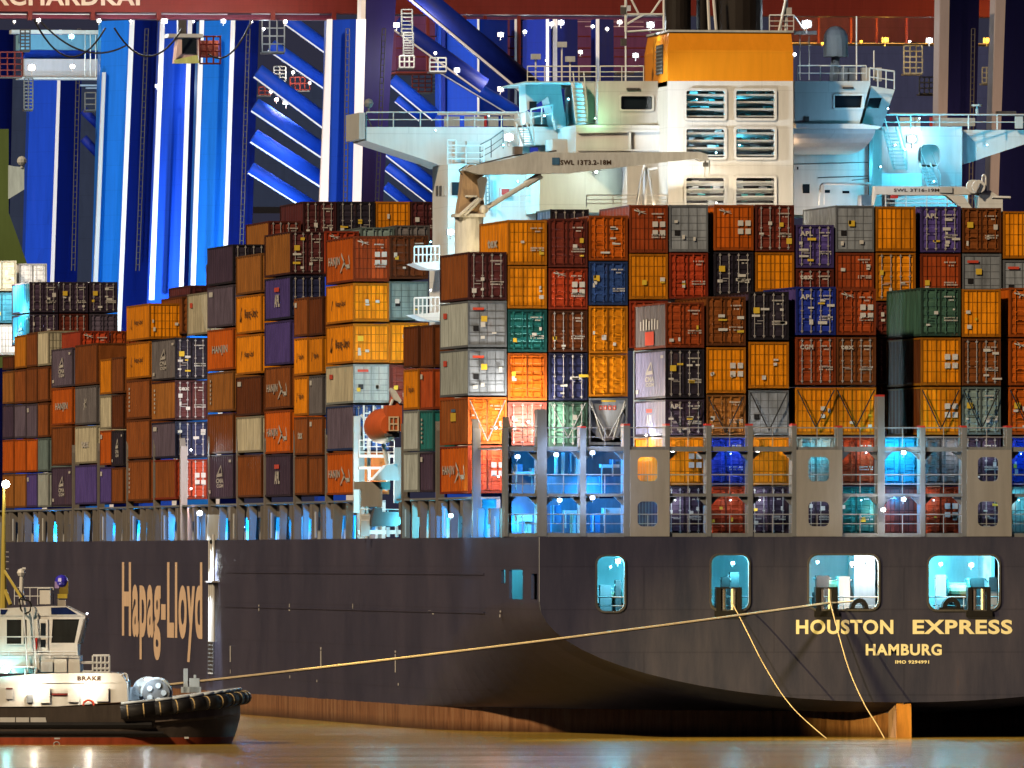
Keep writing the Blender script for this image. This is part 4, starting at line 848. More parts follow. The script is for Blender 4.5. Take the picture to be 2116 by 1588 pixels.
            k.box(xs - .01, xs, Y0 + L * .36, Y0 + L * .64, Z0 + h * .08, Z0 + h * .38, REDT)
        elif sidemark == 'K':
            strokes(k, [((0, .1), (.8, .9), .6), ((.1, .9), (.7, .2), .6), ((0, .5), (.6, .5), 1)], S(.42, .36), V(.16, 0), V(0, .34), .2, WHT)
        elif sidemark == 'L': k.box(xs - .01, xs, Y0 + L * .78, Y0 + L * .92, Z0 + h * .76, Z0 + h * .88, PLACW)
        elif sidemark == 'R': k.box(xs - .01, xs, Y0 + L * .74, Y0 + L * .86, Z0 + h * .66, Z0 + h * .78, REDT)
        elif sidemark == 'G': k.box(xs - .01, xs, Y0 + L * .42, Y0 + L * .60, Z0 + h * .5, Z0 + h * .68, PLACY); k.box(xs - .01, xs, Y0 + L * .44, Y0 + L * .58, Z0 + h * .7, Z0 + h * .76, mat('deck gear blue', (.06, .16, .3)))
        elif sidemark == 'T': write(k, 'tex', S(.3, .42), V(.35, 0), V(0, .2), WHT, .04)
        elif sidemark == 'D':
            for i in range(6): k.box(xs - .01, xs, Y1 - L * .12 - .5, Y1 - L * .12, Z0 + h * (.2 + .11 * i), Z0 + h * (.26 + .11 * i), WHT)
        if k.v: k.build('side_lettering', t)
    return t
FEAT = {'q': 'with four white squares', 'b': 'with white bird mark', 'y': 'with yellow sticker', 'Y': 'with yellow square low right', 'P': 'with many pale stickers'}
def feat(style, marks, sm):
    if ':' in marks: return 'lettered ' + marks.split(':')[1].lower() if marks.split(':')[1].lower() in ('tex',) else 'with white letters'
    if sm: return {'H': 'with dark side lettering', 'h': 'with small dark lettering', 'J': 'with white side lettering', 'A': 'with white sail emblem', 'P': 'with upright white letters', 'M': 'with tall white letters', 'B': 'with red block', 'K': 'with white squiggle', 'L': 'with pale side label', 'R': 'with small red mark', 'G': 'with small yellow emblem', 'T': 'with short lettering', 'D': 'with dotted code'}[sm]
    for k in 'bqyYP':
        if k in marks: return FEAT[k]
    return {'w': 'with pale lock rods', 'c': 'with painted lock rods', 'g': 'with plain panelled doors', 'r': 'of refrigerated kind', 'k': '', 'n': 'with bare wall'}[style]
def label_for(code, style, marks, sm, i, phrase):
    e, _, c2 = code.partition('/'); w_ = PAL[e][0] if not c2 else PAL[c2][0] + ' sided ' + PAL[e][0]
    if style == 'k': return 'grey tank frame with red lettering, ' + ORD[i] + ', ' + phrase
    return ' '.join((w_ + ' container ' + feat(style, marks, sm) + ', ' + ORD[i] + ', ' + phrase).split()[:16])
def stack(phrase, Y, xl, xr, tiers, L=12.19, side=None, group='containers stacked at the stern', i0=0):
    a = atY(xl, 700, Y); b = atY(xr, 700, Y)
    for i, tr in enumerate(tiers):
        yt, yb, code, style = tr[:4]; marks = tr[4] if len(tr) > 4 else ''; sm = tr[5] if len(tr) > 5 else ''
        z1 = atY(xr, yt, Y)[2]; z0 = atY(xr, yb, Y)[2]
        sd = ('r' if style == 'r' else 'c') if side else None
        container(a[0], Y, z0, b[0] - a[0], z1 - z0, L, code, style, marks, sd, label_for(code, style, marks, sm, i + i0, phrase), group, sm)
def pstack(phrase, x0, x1, tiers, style='n', group='containers along the port side'):
    """stack on the port edge: its side wall spans x0..x1 in the photograph"""
    YA = atX(x1, 800, -HB)[1]; YF = atX(x0, 800, -HB)[1]; L = YF - YA
    L = 12.19 if L > 9.5 else 6.06
    for i, tr in enumerate(tiers):
        yt, yb, code = tr[:3]; sm = tr[3] if len(tr) > 3 else ''; st = tr[4] if len(tr) > 4 else style; marks = tr[5] if len(tr) > 5 else ''
        z1 = atX(x1, yt, -HB)[2]; z0 = atX(x1, yb, -HB)[2]
        container(-HB + .03, YA, z0, 2.40, z1 - z0, YF - YA - .12, code, st, marks, 'r' if st == 'r' else 'c', label_for(code, st, marks, sm, i, phrase), group, sm)
YB_, YF_ = 29.0, 15.6
# ---- rear row at the stern, port to starboard
stack('leftmost rear stern stack', YB_, 967, 1047, [(521, 620, 'dm/br', 'w', 'ps'), (622, 718, 'gy/lg', 'r', 'yop', 'R'), (721, 818, 'gy/lg', 'r', 'yop', 'R'), (821, 918, 'or/br', 'c', 'ps', 'G'), (921, 1020, 'rd/or', 'c', 'q', 'J')], side=1)  # pale grey sides hold the stronger key light on that side
stack('second rear stern stack', YB_, 1049.5, 1130, [(455, 548, 'am', 'g', 'ps', 'T'), (550, 638, 'am', 'g', 'p'), (640, 728, 'tl', 'c', 'ps'), (730, 828, 'or', 'c', 'p'), (831, 921, 'ma', 'w', 'p')], side=1)
stack('third rear stern stack', YB_, 1134, 1214, [(452, 553, 'ma', 'c', 'ps'), (555, 640, 'rd', 'c', 'qbs'), (642, 728, 'db', 'w', 'ps'), (730, 828, 'nv', 'w', 'P'), (831, 924, 'dg', 'w', 'p')])
stack('fourth rear stern stack', YB_, 1217, 1297, [(446, 539, 'or', 'c', 'P'), (541, 631, 'bl', 'c', 'yps'), (633, 731, 'am', 'c', 'p'), (733, 820, 'am', 'c', ''), (823, 920, 'gy', 'k')], side=1)
stack('fifth rear stern stack', YB_, 1300.5, 1380, [(424, 523, 'rr', 'g', 'qbs'), (525, 619, 'am', 'g', 'p'), (622, 720, 'rd', 'c', '')], side=1)
stack('sixth rear stern stack', YB_, 1383, 1463, [(424, 521, 'gy', 'r', 'p'), (523, 618, 'rd', 'c', 'ps')])
stack('seventh rear stern stack', YB_, 1476, 1557, [(424, 518, 'or', 'g', 'qb'), (521, 612, 'bk', 'w', 'Pys')], side=1)
stack('eighth rear stern stack', YB_, 1561, 1641, [(424, 520, 'ma', 'w', 'psY'), (522, 603, 'am', 'g', '')])
stack('ninth rear stern stack', YB_, 1645, 1723, [(465, 554, 'pu', 'w', 's:APL'), (556, 640, 'ma', 'w', 's:tex')])
stack('tenth rear stern stack', YB_, 1727, 1806, [(425, 521, 'gy', 'r', 'yp'), (523, 600, 'rr', 'g', 'ps')], side=1)
stack('eleventh rear stern stack', YB_, 1810, 1892, [(427, 520, 'am', 'g', ''), (523, 622, 'am', 'w', 'p'), (625, 692, 'ma', 'c', 'p'), (695, 790, 'dm', 'c', 'p'), (793, 890, 'db', 'c', '')])
stack('twelfth rear stern stack', YB_, 1903, 1985, [(427, 522, 'pu', 'w', 'ps:APL'), (525, 620, 'rr', 'g', 'ps')], side=1)
stack('thirteenth rear stern stack', YB_, 1989, 2069, [(430, 522, 'br', 'c', 'yps'), (525, 620, 'gy', 'r', 'yo')])
stack('rightmost rear stern stack', YB_, 2073, 2153, [(437, 535, 'am', 'g', ''), (538, 632, 'gy', 'r', 'o')])
# ---- front row at the stern
stack('leftmost front stern stack', YF_, 1375, 1455, [(625, 719, 'rr/sg', 'c', 'ps', 'B'), (722, 823, 'bk/vg', 'w', 'Pys', 'A'), (826, 900, 'dp/vg', 'w', 's:APL', 'P'), (903, 1003, 'am', 'g', 'q'), (1006, 1106, 'dp', 'w', 'ps')], side=1)
stack('second front stern stack', YF_, 1460, 1541, [(613, 715, 'br', 'c', 'Ps'), (718, 813, 'am', 'g', 'qp'), (816, 900, 'tb', 'c', 'ps'), (903, 1003, 'bb', 'c', 's'), (1006, 1106, 'rd', 'c', 'p')], side=1)
stack('third front stern stack', YF_, 1547, 1630, [(603, 703, 'bk/dp', 'w', 'Pys'), (707, 803, 'am', 'g', 'p'), (807, 900, 'gy', 'r', ''), (903, 1003, 'am', 'g', ''), (1006, 1106, 'dp', 'w', 'ps')], side=1)
stack('fourth front stern stack', YF_, 1645, 1727, [(593, 693, 'bb/pu', 'w', 'ps:APL'), (697, 796, 'rr', 'w', 's:CGM'), (801, 899, 'am', 'g', 'p'), (903, 1003, 'lg', 'c', ''), (1006, 1106, 'dp', 'w', 'ps')], side=1)
stack('fifth front stern stack', YF_, 1729, 1810, [(597, 693, 'rr', 'c', 'qbs'), (697, 796, 'br', 'w', 's:tex'), (801, 899, 'am', 'g', 'p'), (903, 1003, 'rd', 'c', 's'), (1006, 1106, 'tl', 'c', 'ps')])
stack('sixth front stern stack, below walkway lamp', YF_, 1818, 1900, [(903, 1003, 'cy', 'c', ''), (1006, 1106, 'ma', 'g', ':tex')])
stack('seventh front stern stack', YF_, 1903, 1985, [(595, 695, 'dg', 'c', 'ps'), (698, 797, 'am/db', 'g', 'q'), (800, 899, 'am/db', 'g', 'q'), (903, 1003, 'sg', 'c', ''), (1006, 1106, 'rd', 'c', 'qp')], side=1)  # dark brown sides hold the shade of the neighbouring stack
stack('eighth front stern stack', YF_, 1988, 2068, [(598, 697, 'am', 'g', 'p'), (700, 797, 'br', 'w', 'Ps'), (800, 899, 'gg', 'c', 'psy'), (903, 1003, 'dp', 'w', 'ps'), (1006, 1106, 'dp', 'w', 'P')])
stack('rightmost front stern stack', YF_, 2086, 2168, [(595, 697, 'or', 'c', 'bp'), (700, 797, 'or', 'c', 'b'), (800, 899, 'or', 'c', 'py'), (903, 1003, 'bb', 'c', 'p'), (1006, 1106, 'lg', 'g', '')])
# far boxes behind the second row, in front of the deckhouse
stack('behind the second rear stern stack', 43.2, 1137, 1217, [(433, 525, 'bk/bl', 'w', '')], side=1, L=6.06)
# ---- port side, from the deckhouse forwards
pstack('first half-length port stack', 866, 893.5, [(671, 759, 'db'), (762, 846, 'rr', 'L'), (848, 932, 'tl', 'D'), (934, 1017, 'dp', 'L')])
pstack('second half-length port stack', 832, 862.5, [(673, 759, 'db'), (762, 846, 'am', 'h'), (848, 932, 'lg'), (934, 1017, 'lg')])
stack('inboard of the lifeboat davit', 81, 806, 885, [(487, 577, 'db', 'c', 'ps'), (582, 662, 'gg', 'r', 'p'), (667, 751, 'am', 'g', 'p'), (754, 834, 'ma', 'c', 'p')], group='containers along the port side')
pstack('full-length port stack left of lifeboat', 672, 729, [(488, 582, 'rr/or', 'J', 'g', 'qbs'), (585, 665, 'am', 'h', 'g', 'p'), (669, 750, 'am', 'H', 'g', 'yp'), (753, 833, 'lg/cr', 'R', 'r', 'po'), (837, 930, 'bl/pg', '', 'w', ''), (934, 1022, 'or', 'J')])
pstack('third half-length port stack', 637, 665, [(612, 692, 'db'), (695, 772, 'am', 'h'), (775, 858, 'sg', 'L'), (861, 940, 'br', 'L'), (943, 1022, 'br')])
pstack('fourth half-length port stack', 606, 634, [(614, 694, 'br', 'L'), (697, 775, 'am', 'h'), (778, 858, 'am', 'h'), (861, 940, 'br', 'T'), (943, 1023, 'br')])
pstack('fifth port stack left of deckhouse', 545, 598.5, [(478, 567, 'dm/tb', '', 'w', 'yPs'), (570, 658, 'nv/pu', 'P', 'w', 'p'), (661, 752, 'pu'), (755, 843, 'br', 'J'), (847, 936, 'or', 'J'), (938, 1026, 'dp', 'P')])
pstack('sixth port stack left of deckhouse', 486, 538, [(523, 604, 'tb'), (607, 686, 'am', 'H'), (689, 771, 'am', 'h'), (776, 857, 'db', 'L'), (859, 934, 'cr'), (939, 1027, 'br')])
pstack('seventh port stack left of deckhouse', 427, 480, [(505, 585, 'bk/dp', '', 'w', ''), (588, 673, 'pg', 'L'), (677, 763, 'or', 'M'), (766, 849, 'tb', 'D'), (853, 936, 'br'), (939, 1030, 'dp', 'A')])
pstack('eighth port stack, beside the gap', 312, 361, [(698, 784, 'bk/sg', 'A', 'w', 'Pys'), (786, 868, 'dm/tb', 'D', 'w', 'ps:tex'), (871, 946, 'nv/pg', 'L', 'w', 'P'), (949, 1032, 'rd/br', '', 'w', 'q')])
pstack('ninth port stack, dark lettered', 260, 307, [(627, 701, 'am', 'h', 'g', 'p'), (705, 780, 'am', 'h'), (783, 864, 'br', 'D'), (866, 947, 'br'), (950, 1035, 'br', 'D')])
pstack('fifth half-length port stack', 229, 253, [(737, 812, 'br'), (815, 886, 'db'), (889, 963, 'bk', 'A'), (966, 1040, 'br')])
pstack('sixth half-length port stack', 205, 228.5, [(741, 814, 'am'), (817, 886, 'cr'), (889, 961, 'or', 'L'), (965, 1041, 'pu', 'L')])
pstack('tenth port stack, cream third box', 154, 198.5, [(709, 794, 'br'), (796, 876, 'sg', 'K'), (879, 957, 'cr', 'T'), (960, 1042, 'pu')])
pstack('eleventh port stack from deckhouse', 105, 147.5, [(718, 798, 'pg', 'A'), (800, 877, 'or', 'M'), (880, 961, 'br'), (964, 1046, 'dp', 'A')])
pstack('seventh half-length port stack', 77, 98, [(684, 755, 'cr', '', 'g', 'p'), (757, 829, 'br'), (832, 903, 'br'), (905, 974, 'gg'), (977, 1048, 'lg')])
pstack('eighth half-length port stack', 54, 75, [(687, 757, 'br'), (759, 832, 'br'), (834, 905, 'pg', 'L'), (907, 975, 'or'), (978, 1048, 'pu', 'L')])
pstack('ninth half-length port stack', 29, 52, [(692, 760, 'ad'), (763, 833, 'br'), (835, 905, 'pg'), (907, 976, 'or'), (979, 1049, 'tb')])
pstack('leftmost port stack in view', 4, 27, [(735, 763, 'db'), (766, 834, 'tb'), (836, 906, 'dp'), (908, 977, 'or'), (980, 1050, 'tb')])
# ---- inboard stacks showing above the port row
G2 = 'containers behind the port row'
stack('first behind the seventh port stack', 142.2, 554.5, 622, [(457, 540, 'ma/tb', 'w', 's')], side=1, group=G2)
stack('second behind the seventh port stack', 142.2, 626, 695, [(417, 497, 'dm', 'w', 'ps')], side=1, group=G2)
stack('third behind the seventh port stack', 142.2, 697, 775, [(417, 497, 'bk', 'w', 'P')], group=G2)
stack('fourth behind the seventh port stack', 142.2, 777, 847, [(417, 497, 'am', 'g', 'p')], group=G2)
stack('fifth behind the seventh port stack', 142.2, 849, 918, [(417, 497, 'dm', 'c', 'ps')], group=G2)
stack('second behind the lifeboat stack', 112, 672.5, 742, [(478, 566, 'rd', 'c', 'b')], group=G2)
stack('third behind the lifeboat stack', 112, 745, 815, [(470, 556, 'gg', 'c', '')], group=G2)
stack('fourth behind the lifeboat stack', 112, 817, 888, [(466, 556, 'sg', 'c', 'p')], side=1, group=G2)
stack('first behind the eighth port stack', 173.4, 431, 498, [(603, 690, 'cr', 'c', '', 'R')], side=1, group=G2)
stack('second behind the eighth port stack', 173.4, 500, 566, [(585, 668, 'ad', 'c', '')], side=1, group=G2)
stack('third behind the eighth port stack', 188.5, 470, 530, [(541, 622, 'br', 'c', '')], side=1, group=G2)
stack('first behind the ninth port stack', 188.5, 376, 440, [(613, 690, 'br', 'c', '')], side=1, group=G2)
stack('second behind the ninth port stack', 188.5, 392, 455, [(590, 612, 'dm', 'c', '')], side=1, group=G2, i0=1)
stack('first behind the fifth half-length stack', 206, 322, 384, [(640, 712, 'br', 'c', '')], side=1, group=G2)
stack('first behind the tenth port stack', 240, 166, 226, [(684, 760, 'rd', 'c', 'bs')], group=G2)
stack('second behind the tenth port stack', 240, 229, 289, [(684, 760, 'rr', 'c', 'ps')], group=G2)
stack('first behind the eleventh port stack', 254, 101, 162, [(683, 752, 'tb', 'g', 'p')], group=G2)
G3 = 'dark containers at the far left'
stack('left end of the far upper row', 290, 60.5, 120, [(583, 646, 'dp/cy', 'w', 'ps'), (649, 712, 'dp/cy', 'w', 'p', 'A')], side=1, group=G3)  # turquoise sides hold the blue light falling on them
stack('middle of the far upper row', 290, 122.5, 182, [(583, 646, 'dp', 'w', 'ysp'), (649, 712, 'ma', 'w', 'p')], group=G3)
stack('right end of the far upper row', 290, 185, 243, [(583, 646, 'dp', 'w', 'yPs'), (649, 712, 'pg', 'c', '')], group=G3)
stack('far left edge below green panel', 312, -26, 34, [(539, 602, 'cr', 'c', 'ps'), (605, 668, 'cy', 'c', 'p'), (671, 734, 'wh', 'g', '')], group=G3)
stack('far left, next to the green panel', 318, 39, 97, [(545, 604, 'wh', 'c', 'ps')], side=1, group=G3)
for px, py, Y, c, w in ((20, 640, 296, CYAN, 1800), (60, 560, 306, NEUT, 4200), (10, 565, 300, NEUT, 3200), (30, 700, 300, COOL, 1200)):
    p = atY(px, py, Y); light(p, c, w, .3)
# ================================================================ QUAY CRANES beyond the ship
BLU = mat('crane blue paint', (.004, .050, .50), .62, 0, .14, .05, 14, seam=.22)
BLC = mat('crane blue lit face', (.004, .125, .58), .62, 0, .14, .05, 14, seam=.22)  # lighter copy of the blue for floodlit leg faces
BLD = mat('crane dark and shaded blue', (.004, .018, .24), .62, 0, .14, .05, 14, seam=.22)  # darker copy for shaded leg faces, also the dark stays
EDG = mat('floodlit leg edge white', (.86, .84, .90), .5, 0, .04, 0)  # white put in for blue edges overexposed by the floodlights
EDG2 = mat('dull lit edge', (.30, .26, .28), .5, 0, .08, 0)
CRD = mat('crane red paint', (.14, .018, .013), .5, 0, .15, .1, 8, seam=.2)
CMR = mat('crane maroon cladding', (.12, .035, .10), .55, 0, .2, .1, 8, seam=.35)
YQ = 430.0
quay = MB(); quay.box(24, 700, -40, 1300, -4, 3.2, mat('quay concrete', (.22, .2, .18), .8, 0, .3, 0)); tag(quay.build('quay', None, base=(24, -40, 3.2)), kind='structure')
def crane_thing(px, Y, label):
    p = atY(px, 600, Y); return thing('quay_crane', (p[0], Y, 3.2), label, 'crane', 'quay cranes behind the ship')
CR1 = crane_thing(110, 560, 'leftmost blue quay crane with cyan lit box beam and red cage platform')
CR2 = crane_thing(390, 500, 'blue quay crane with three brightly lit legs and white lit edges')
CR3 = crane_thing(720, 420, 'nearest blue quay crane with pipe braces and red boom carrying pale capitals')
CR4 = crane_thing(2000, 382, 'dark blue quay crane at the right edge with maroon walkway')
CR5 = crane_thing(1100, 650, 'far small blue quay crane legs seen behind the port wheelhouse masts')
def leg(par, label, xs_t, yt, xs_b, yb, Y, mats):
    """leg of two faces meeting at a pale edge painted as floodlit: xs = left, edge-left, edge-right, right in the photograph at top and bottom"""
    t0 = atY(xs_b[1], yb, Y); gz = 3.2
    # carry the leg down to the quay along its slant
    pts = []
    for xs, y in ((xs_t, yt), (xs_b, yb)): pts.append([atY(x, y, Y) for x in xs])
    k = (gz - pts[1][0][2]) / (pts[0][0][2] - pts[1][0][2])
    low = [tuple(b[i] + (a[i] - b[i]) * k for i in range(3)) for a, b in zip(*pts)]
    top = pts[0]
    dl = (top[1][0] - top[0][0]); dr = (top[3][0] - top[2][0])
    base = ((low[0][0] + low[3][0]) / 2, Y + 1.5, gz)
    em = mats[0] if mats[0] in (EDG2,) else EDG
    def loop(p): return [(p[0][0], Y + dl * 1.1, p[0][2]), (p[1][0], Y, p[1][2]), (p[2][0], Y, p[2][2]), (p[3][0], Y + dr * .9, p[3][2]), (p[3][0], Y + dr * .9 + 2.5, p[3][2]), (p[0][0], Y + dl * 1.1 + 2.5, p[0][2])]
    a, b = loop(low), loop(top); m = MB()
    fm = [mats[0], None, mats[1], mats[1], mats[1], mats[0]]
    for i in range(6):
        j = (i + 1) % 6
        if fm[i]: m.face([a[i], a[j], b[j], b[i]], fm[i])
    m.face(b, mats[1]); th = m.build('leg', par)
    if xs_t[2] - xs_t[1] > 1:
        m = MB(); m.prism([(a[1][0], Y - .12, a[1][2]), (a[2][0], Y - .12, a[2][2]), (a[2][0], Y + .2, a[2][2]), (a[1][0], Y + .2, a[1][2])], [(b[1][0], Y - .12, b[1][2]), (b[2][0], Y - .12, b[2][2]), (b[2][0], Y + .2, b[2][2]), (b[1][0], Y + .2, b[1][2])], em); m.build('lit_edge_plate', th)
    return th
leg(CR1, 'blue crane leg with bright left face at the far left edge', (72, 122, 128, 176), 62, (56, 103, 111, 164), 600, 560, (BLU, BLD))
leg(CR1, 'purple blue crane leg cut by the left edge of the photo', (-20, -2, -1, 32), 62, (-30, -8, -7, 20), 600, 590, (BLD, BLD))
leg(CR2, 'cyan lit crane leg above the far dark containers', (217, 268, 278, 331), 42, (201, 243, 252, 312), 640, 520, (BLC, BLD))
leg(CR2, 'royal blue crane leg between two white lit edges', (340, 388, 397, 414), 42, (318, 370, 379, 396), 590, 500, (BLU, BLD))
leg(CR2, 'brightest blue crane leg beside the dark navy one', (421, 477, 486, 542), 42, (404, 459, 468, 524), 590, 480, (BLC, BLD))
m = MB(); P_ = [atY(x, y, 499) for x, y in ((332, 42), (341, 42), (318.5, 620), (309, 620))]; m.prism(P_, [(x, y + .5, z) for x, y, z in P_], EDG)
m.build('lit_edge_strip', CR2)
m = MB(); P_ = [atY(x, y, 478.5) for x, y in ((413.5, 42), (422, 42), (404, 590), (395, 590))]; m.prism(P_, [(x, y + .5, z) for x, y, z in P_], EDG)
m.build('lit_edge_strip', CR2)
m = MB(); P_ = [atY(x, y, 521.5) for x, y in ((212, 150), (219, 150), (200, 640), (191, 640))]; m.prism(P_, [(x, y + .5, z) for x, y, z in P_], mat('grey lit edge', (.55, .56, .62), .5, 0, .05, 0))
m.build('lit_edge_strip', CR2)
leg(CR3, 'broad blue crane leg between two thick white lit edges', (686, 736, 756, 757), 40, (678, 728, 746, 748), 420, 400, (BLU, BLD))
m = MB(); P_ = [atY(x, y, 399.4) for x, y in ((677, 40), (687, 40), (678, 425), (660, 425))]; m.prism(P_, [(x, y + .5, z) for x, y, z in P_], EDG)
m.build('lit_edge_strip', CR3)
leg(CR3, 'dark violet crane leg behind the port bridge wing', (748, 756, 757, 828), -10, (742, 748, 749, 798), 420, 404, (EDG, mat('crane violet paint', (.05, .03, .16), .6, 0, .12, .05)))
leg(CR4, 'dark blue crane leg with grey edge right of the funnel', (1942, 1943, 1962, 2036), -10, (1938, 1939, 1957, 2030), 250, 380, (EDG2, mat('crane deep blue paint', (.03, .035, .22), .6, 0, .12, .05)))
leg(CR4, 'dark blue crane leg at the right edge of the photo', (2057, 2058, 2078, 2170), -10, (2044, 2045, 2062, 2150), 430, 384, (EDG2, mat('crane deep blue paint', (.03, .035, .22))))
for i, (a, b, c, d, w) in enumerate(((1094, 1128, 1134, 1140, 'left of the four thin legs behind the port masts'), (1138, 1142, 1151, 1170, 'second of the four thin legs behind the port masts'), (1163, 1166, 1166.5, 1198, 'third of the four thin legs behind the port masts'), (1230, 1231, 1238, 1273, 'right of the four thin legs behind the port masts'), (918, 986, 990, 1058, 'wide leg seen under the sloping blue boom stay'), (914, 920, 921, 950, 'narrow leg with pale edge above the bridge wing'), (1062, 1063, 1068, 1090, 'thin leg just left of the port wing bracket'))):
    leg(CR5, 'far blue crane leg, ' + w, (a, b, c, d), 40, (a, b, c, d), 300, 452 + i * 2.5, (BLU, BLU) if i == 4 else (BLD, BLD))
# ladders, cable runs and landings up the legs
for x, xb, Y, par in ((160, 148, 558, CR1), (300, 281, 518, CR2), (510, 494, 478, CR2), (715, 708, 398, CR3), (790, 770, 402, CR3), (2008, 2000, 378, CR4)):
    m = MB(); n = 40
    for s_ in (0, 7): m.tube(atY(x + s_, 60, Y), atY(xb + s_, 560, Y), .05, DGREY, 4)
    for k in range(n): u = k / n; a = (x + (xb - x) * u, 60 + 500 * u); m.tube(atY(a[0], a[1], Y), atY(a[0] + 7, a[1], Y), .04, DGREY, 4)
    m.build('leg_ladder', par)
# ---- braces
def brace(x0, y0, x1, y1, r, Y, mt, label, edge=True, par=None):
    p = Vector(atY(x0, y0, Y)); q = Vector(atY(x1, y1, Y)); m = MB(); m.tube(p, q, r, mt, 10)
    t = m.build('brace', par or CR3, True)
    if edge:
        d = (q - p).normalized(); n = Vector((-d.z, 0, d.x)); n = n if n.z < 0 else -n; m = MB(); m.tube(p + n * r * .86 + Vector((0, -r * .5, 0)), q + n * r * .86 + Vector((0, -r * .5, 0)), r * .14, EDG, 5); m.build('lit_brace_edge', t)  # pale tube painted as the brace's white lit edge
names = ['high', 'upper', 'middle', 'lower', 'low', 'lowest']
for i, (x0, y0, x1, y1, r) in enumerate(((596, 42, 684, 105, .62), (560, 95, 684, 180, .62), (532, 148, 680, 258, .75), (526, 218, 676, 318, .75), (524, 282, 674, 378, .75), (518, 348, 662, 438, .62))):
    brace(x0, y0, x1, y1, r, 452 + i * 3, BLU, names[i] + ' blue pipe brace between the navy and the broad crane legs')
for i, (x0, y0, x1, y1, r) in enumerate(((810, 165, 900, 240, .62), (800, 310, 900, 388, .62), (800, 345, 900, 422, .5), (796, 385, 850, 428, .5), (820, 205, 870, 245, .4))):
    brace(x0, y0, x1, y1, r, 456 + i * 3, BLU, ['highest', 'second', 'third', 'lowest', 'shortest'][i] + ' blue pipe brace seen between the violet leg and deckhouse')
brace(842, -30, 1100, 185, 1.0, 396, BLD, 'thick dark blue boom stay sloping down to the port wheelhouse')
brace(818, 48, 1000, 178, .75, 420, BLD, 'second dark blue stay below the thick boom stay')
brace(912, 140, 1076, 238, .6, 424, BLU, 'blue stay sloping behind the bridge wing rail')
for i, (x0, y0, x1, y1) in enumerate(((172, 228, 206, 262), (172, 286, 206, 322))): brace(x0, y0, x1, y1, .45, 560, BLD, '', False, CR1)
# ---- boom girders along the top
m = MB(); a = atY(-40, 24, YQ); b = atY(2260, -70, YQ)
crane = CR3
m.box(a[0], b[0], YQ, YQ + 3, a[2], b[2], CRD); gird = m.build('boom', crane)
m = MB(); o = Vector(atY(-82, 12, YQ - .05)); write(m, 'BURCHARDKAI', o, Vector(atY(289, 12, YQ - .05)) - o, Vector(atY(-82, -24, YQ - .05)) - o, mat('grey beige lettering', (.62, .52, .42), .5, 0, .1, 0), .03); m.build('lettering', gird)
m = MB(); bpx(m, -40, 28, 690, 42, YQ + .4, 2, mat('crane dark maroon', (.13, .02, .04), .5, 0, .15, .1)); bpx(m, 690, 26, 2260, 31, YQ + .3, 2, CRD); m.build('trolley_rail', gird)
m = MB()
for x0, x1 in ((0, 55), (68, 185), (200, 322), (326, 470), (520, 660)): bpx(m, x0, 28.5, x1, 31, YQ + .2, .15, EDG)
pieces(m, 'light_strip', gird)
m = MB()
for x in (58, 188, 324, 560, 686): bpx(m, x, 24, x + 9, 42, YQ - .1, .4, CRD)
pieces(m, 'hanger', gird)
# trolley cabin hung under the boom
p = atY(405, 128, 425.0)
cab = thing('crane_cabin', p, 'crane driver cabin with red cage hanging under the boom at upper left', 'crane cabin')
m = MB(); poly(m, [(363, 130), (368, 80), (412, 80), (408, 130)], 425, 2.4, mat('pale cabin paint', (.6, .45, .42), .5)); bpx(m, 348, 70, 420, 78, 424.8, 3, LGREY); poly(m, [(360, 124), (408, 114), (412, 131), (362, 132)], 424.7, .3, mat('hi vis panel', (.5, .55, .2), .5)); m.build('body', cab)
m = MB(); bpx(m, 376, 80, 406, 112, 424.9, .05, GLASS); m.build('window', cab)
m = MB()
for x in (413, 427, 441, 455): m.tube(atY(x, 74, 425), atY(x, 132, 425), .09, CRD)
for y in (76, 92, 106, 118, 132): m.tube(atY(412, y, 425), atY(456, y, 425), .08, CRD)
bpx(m, 416, 84, 452, 116, 426, 1.5, mat('rusty red box', (.4, .09, .05), .5)); m.build('access_cage', cab)
m = MB(); bpx(m, 368, 42, 386, 70, 425.4, 1, DGREY); m.build('suspension_beam', cab)
def cable(pts, label, Y=424, r=.09):
    m = MB(); n = 14; (x0, y0), (xm, ym), (x1, y1) = pts; P2 = []
    for i in range(n + 1):
        u = i / n; P2.append(atY(x0 + (x1 - x0) * u, (1 - u) ** 2 * y0 + 2 * u * (1 - u) * (2 * ym - (y0 + y1) / 2) + u * u * y1, Y))
    m.path(P2, r, BLACK, 5); tag(m.build('festoon_cable'), label, 'cable', 'festoon cables under the boom')
cable(((70, 40), (145, 118), (218, 58)), 'black cable loop hanging left of the bright white lamp under boom'); cable(((85, 46), (150, 106), (260, 95)), 'shallow black cable loop crossing the cyan box beam', 430)
cable(((236, 58), (300, 117), (376, 60)), 'black cable loop ending at the crane cabin'); cable(((430, 112), (490, 112), (520, 42)), 'black cable loop right of the crane cabin')
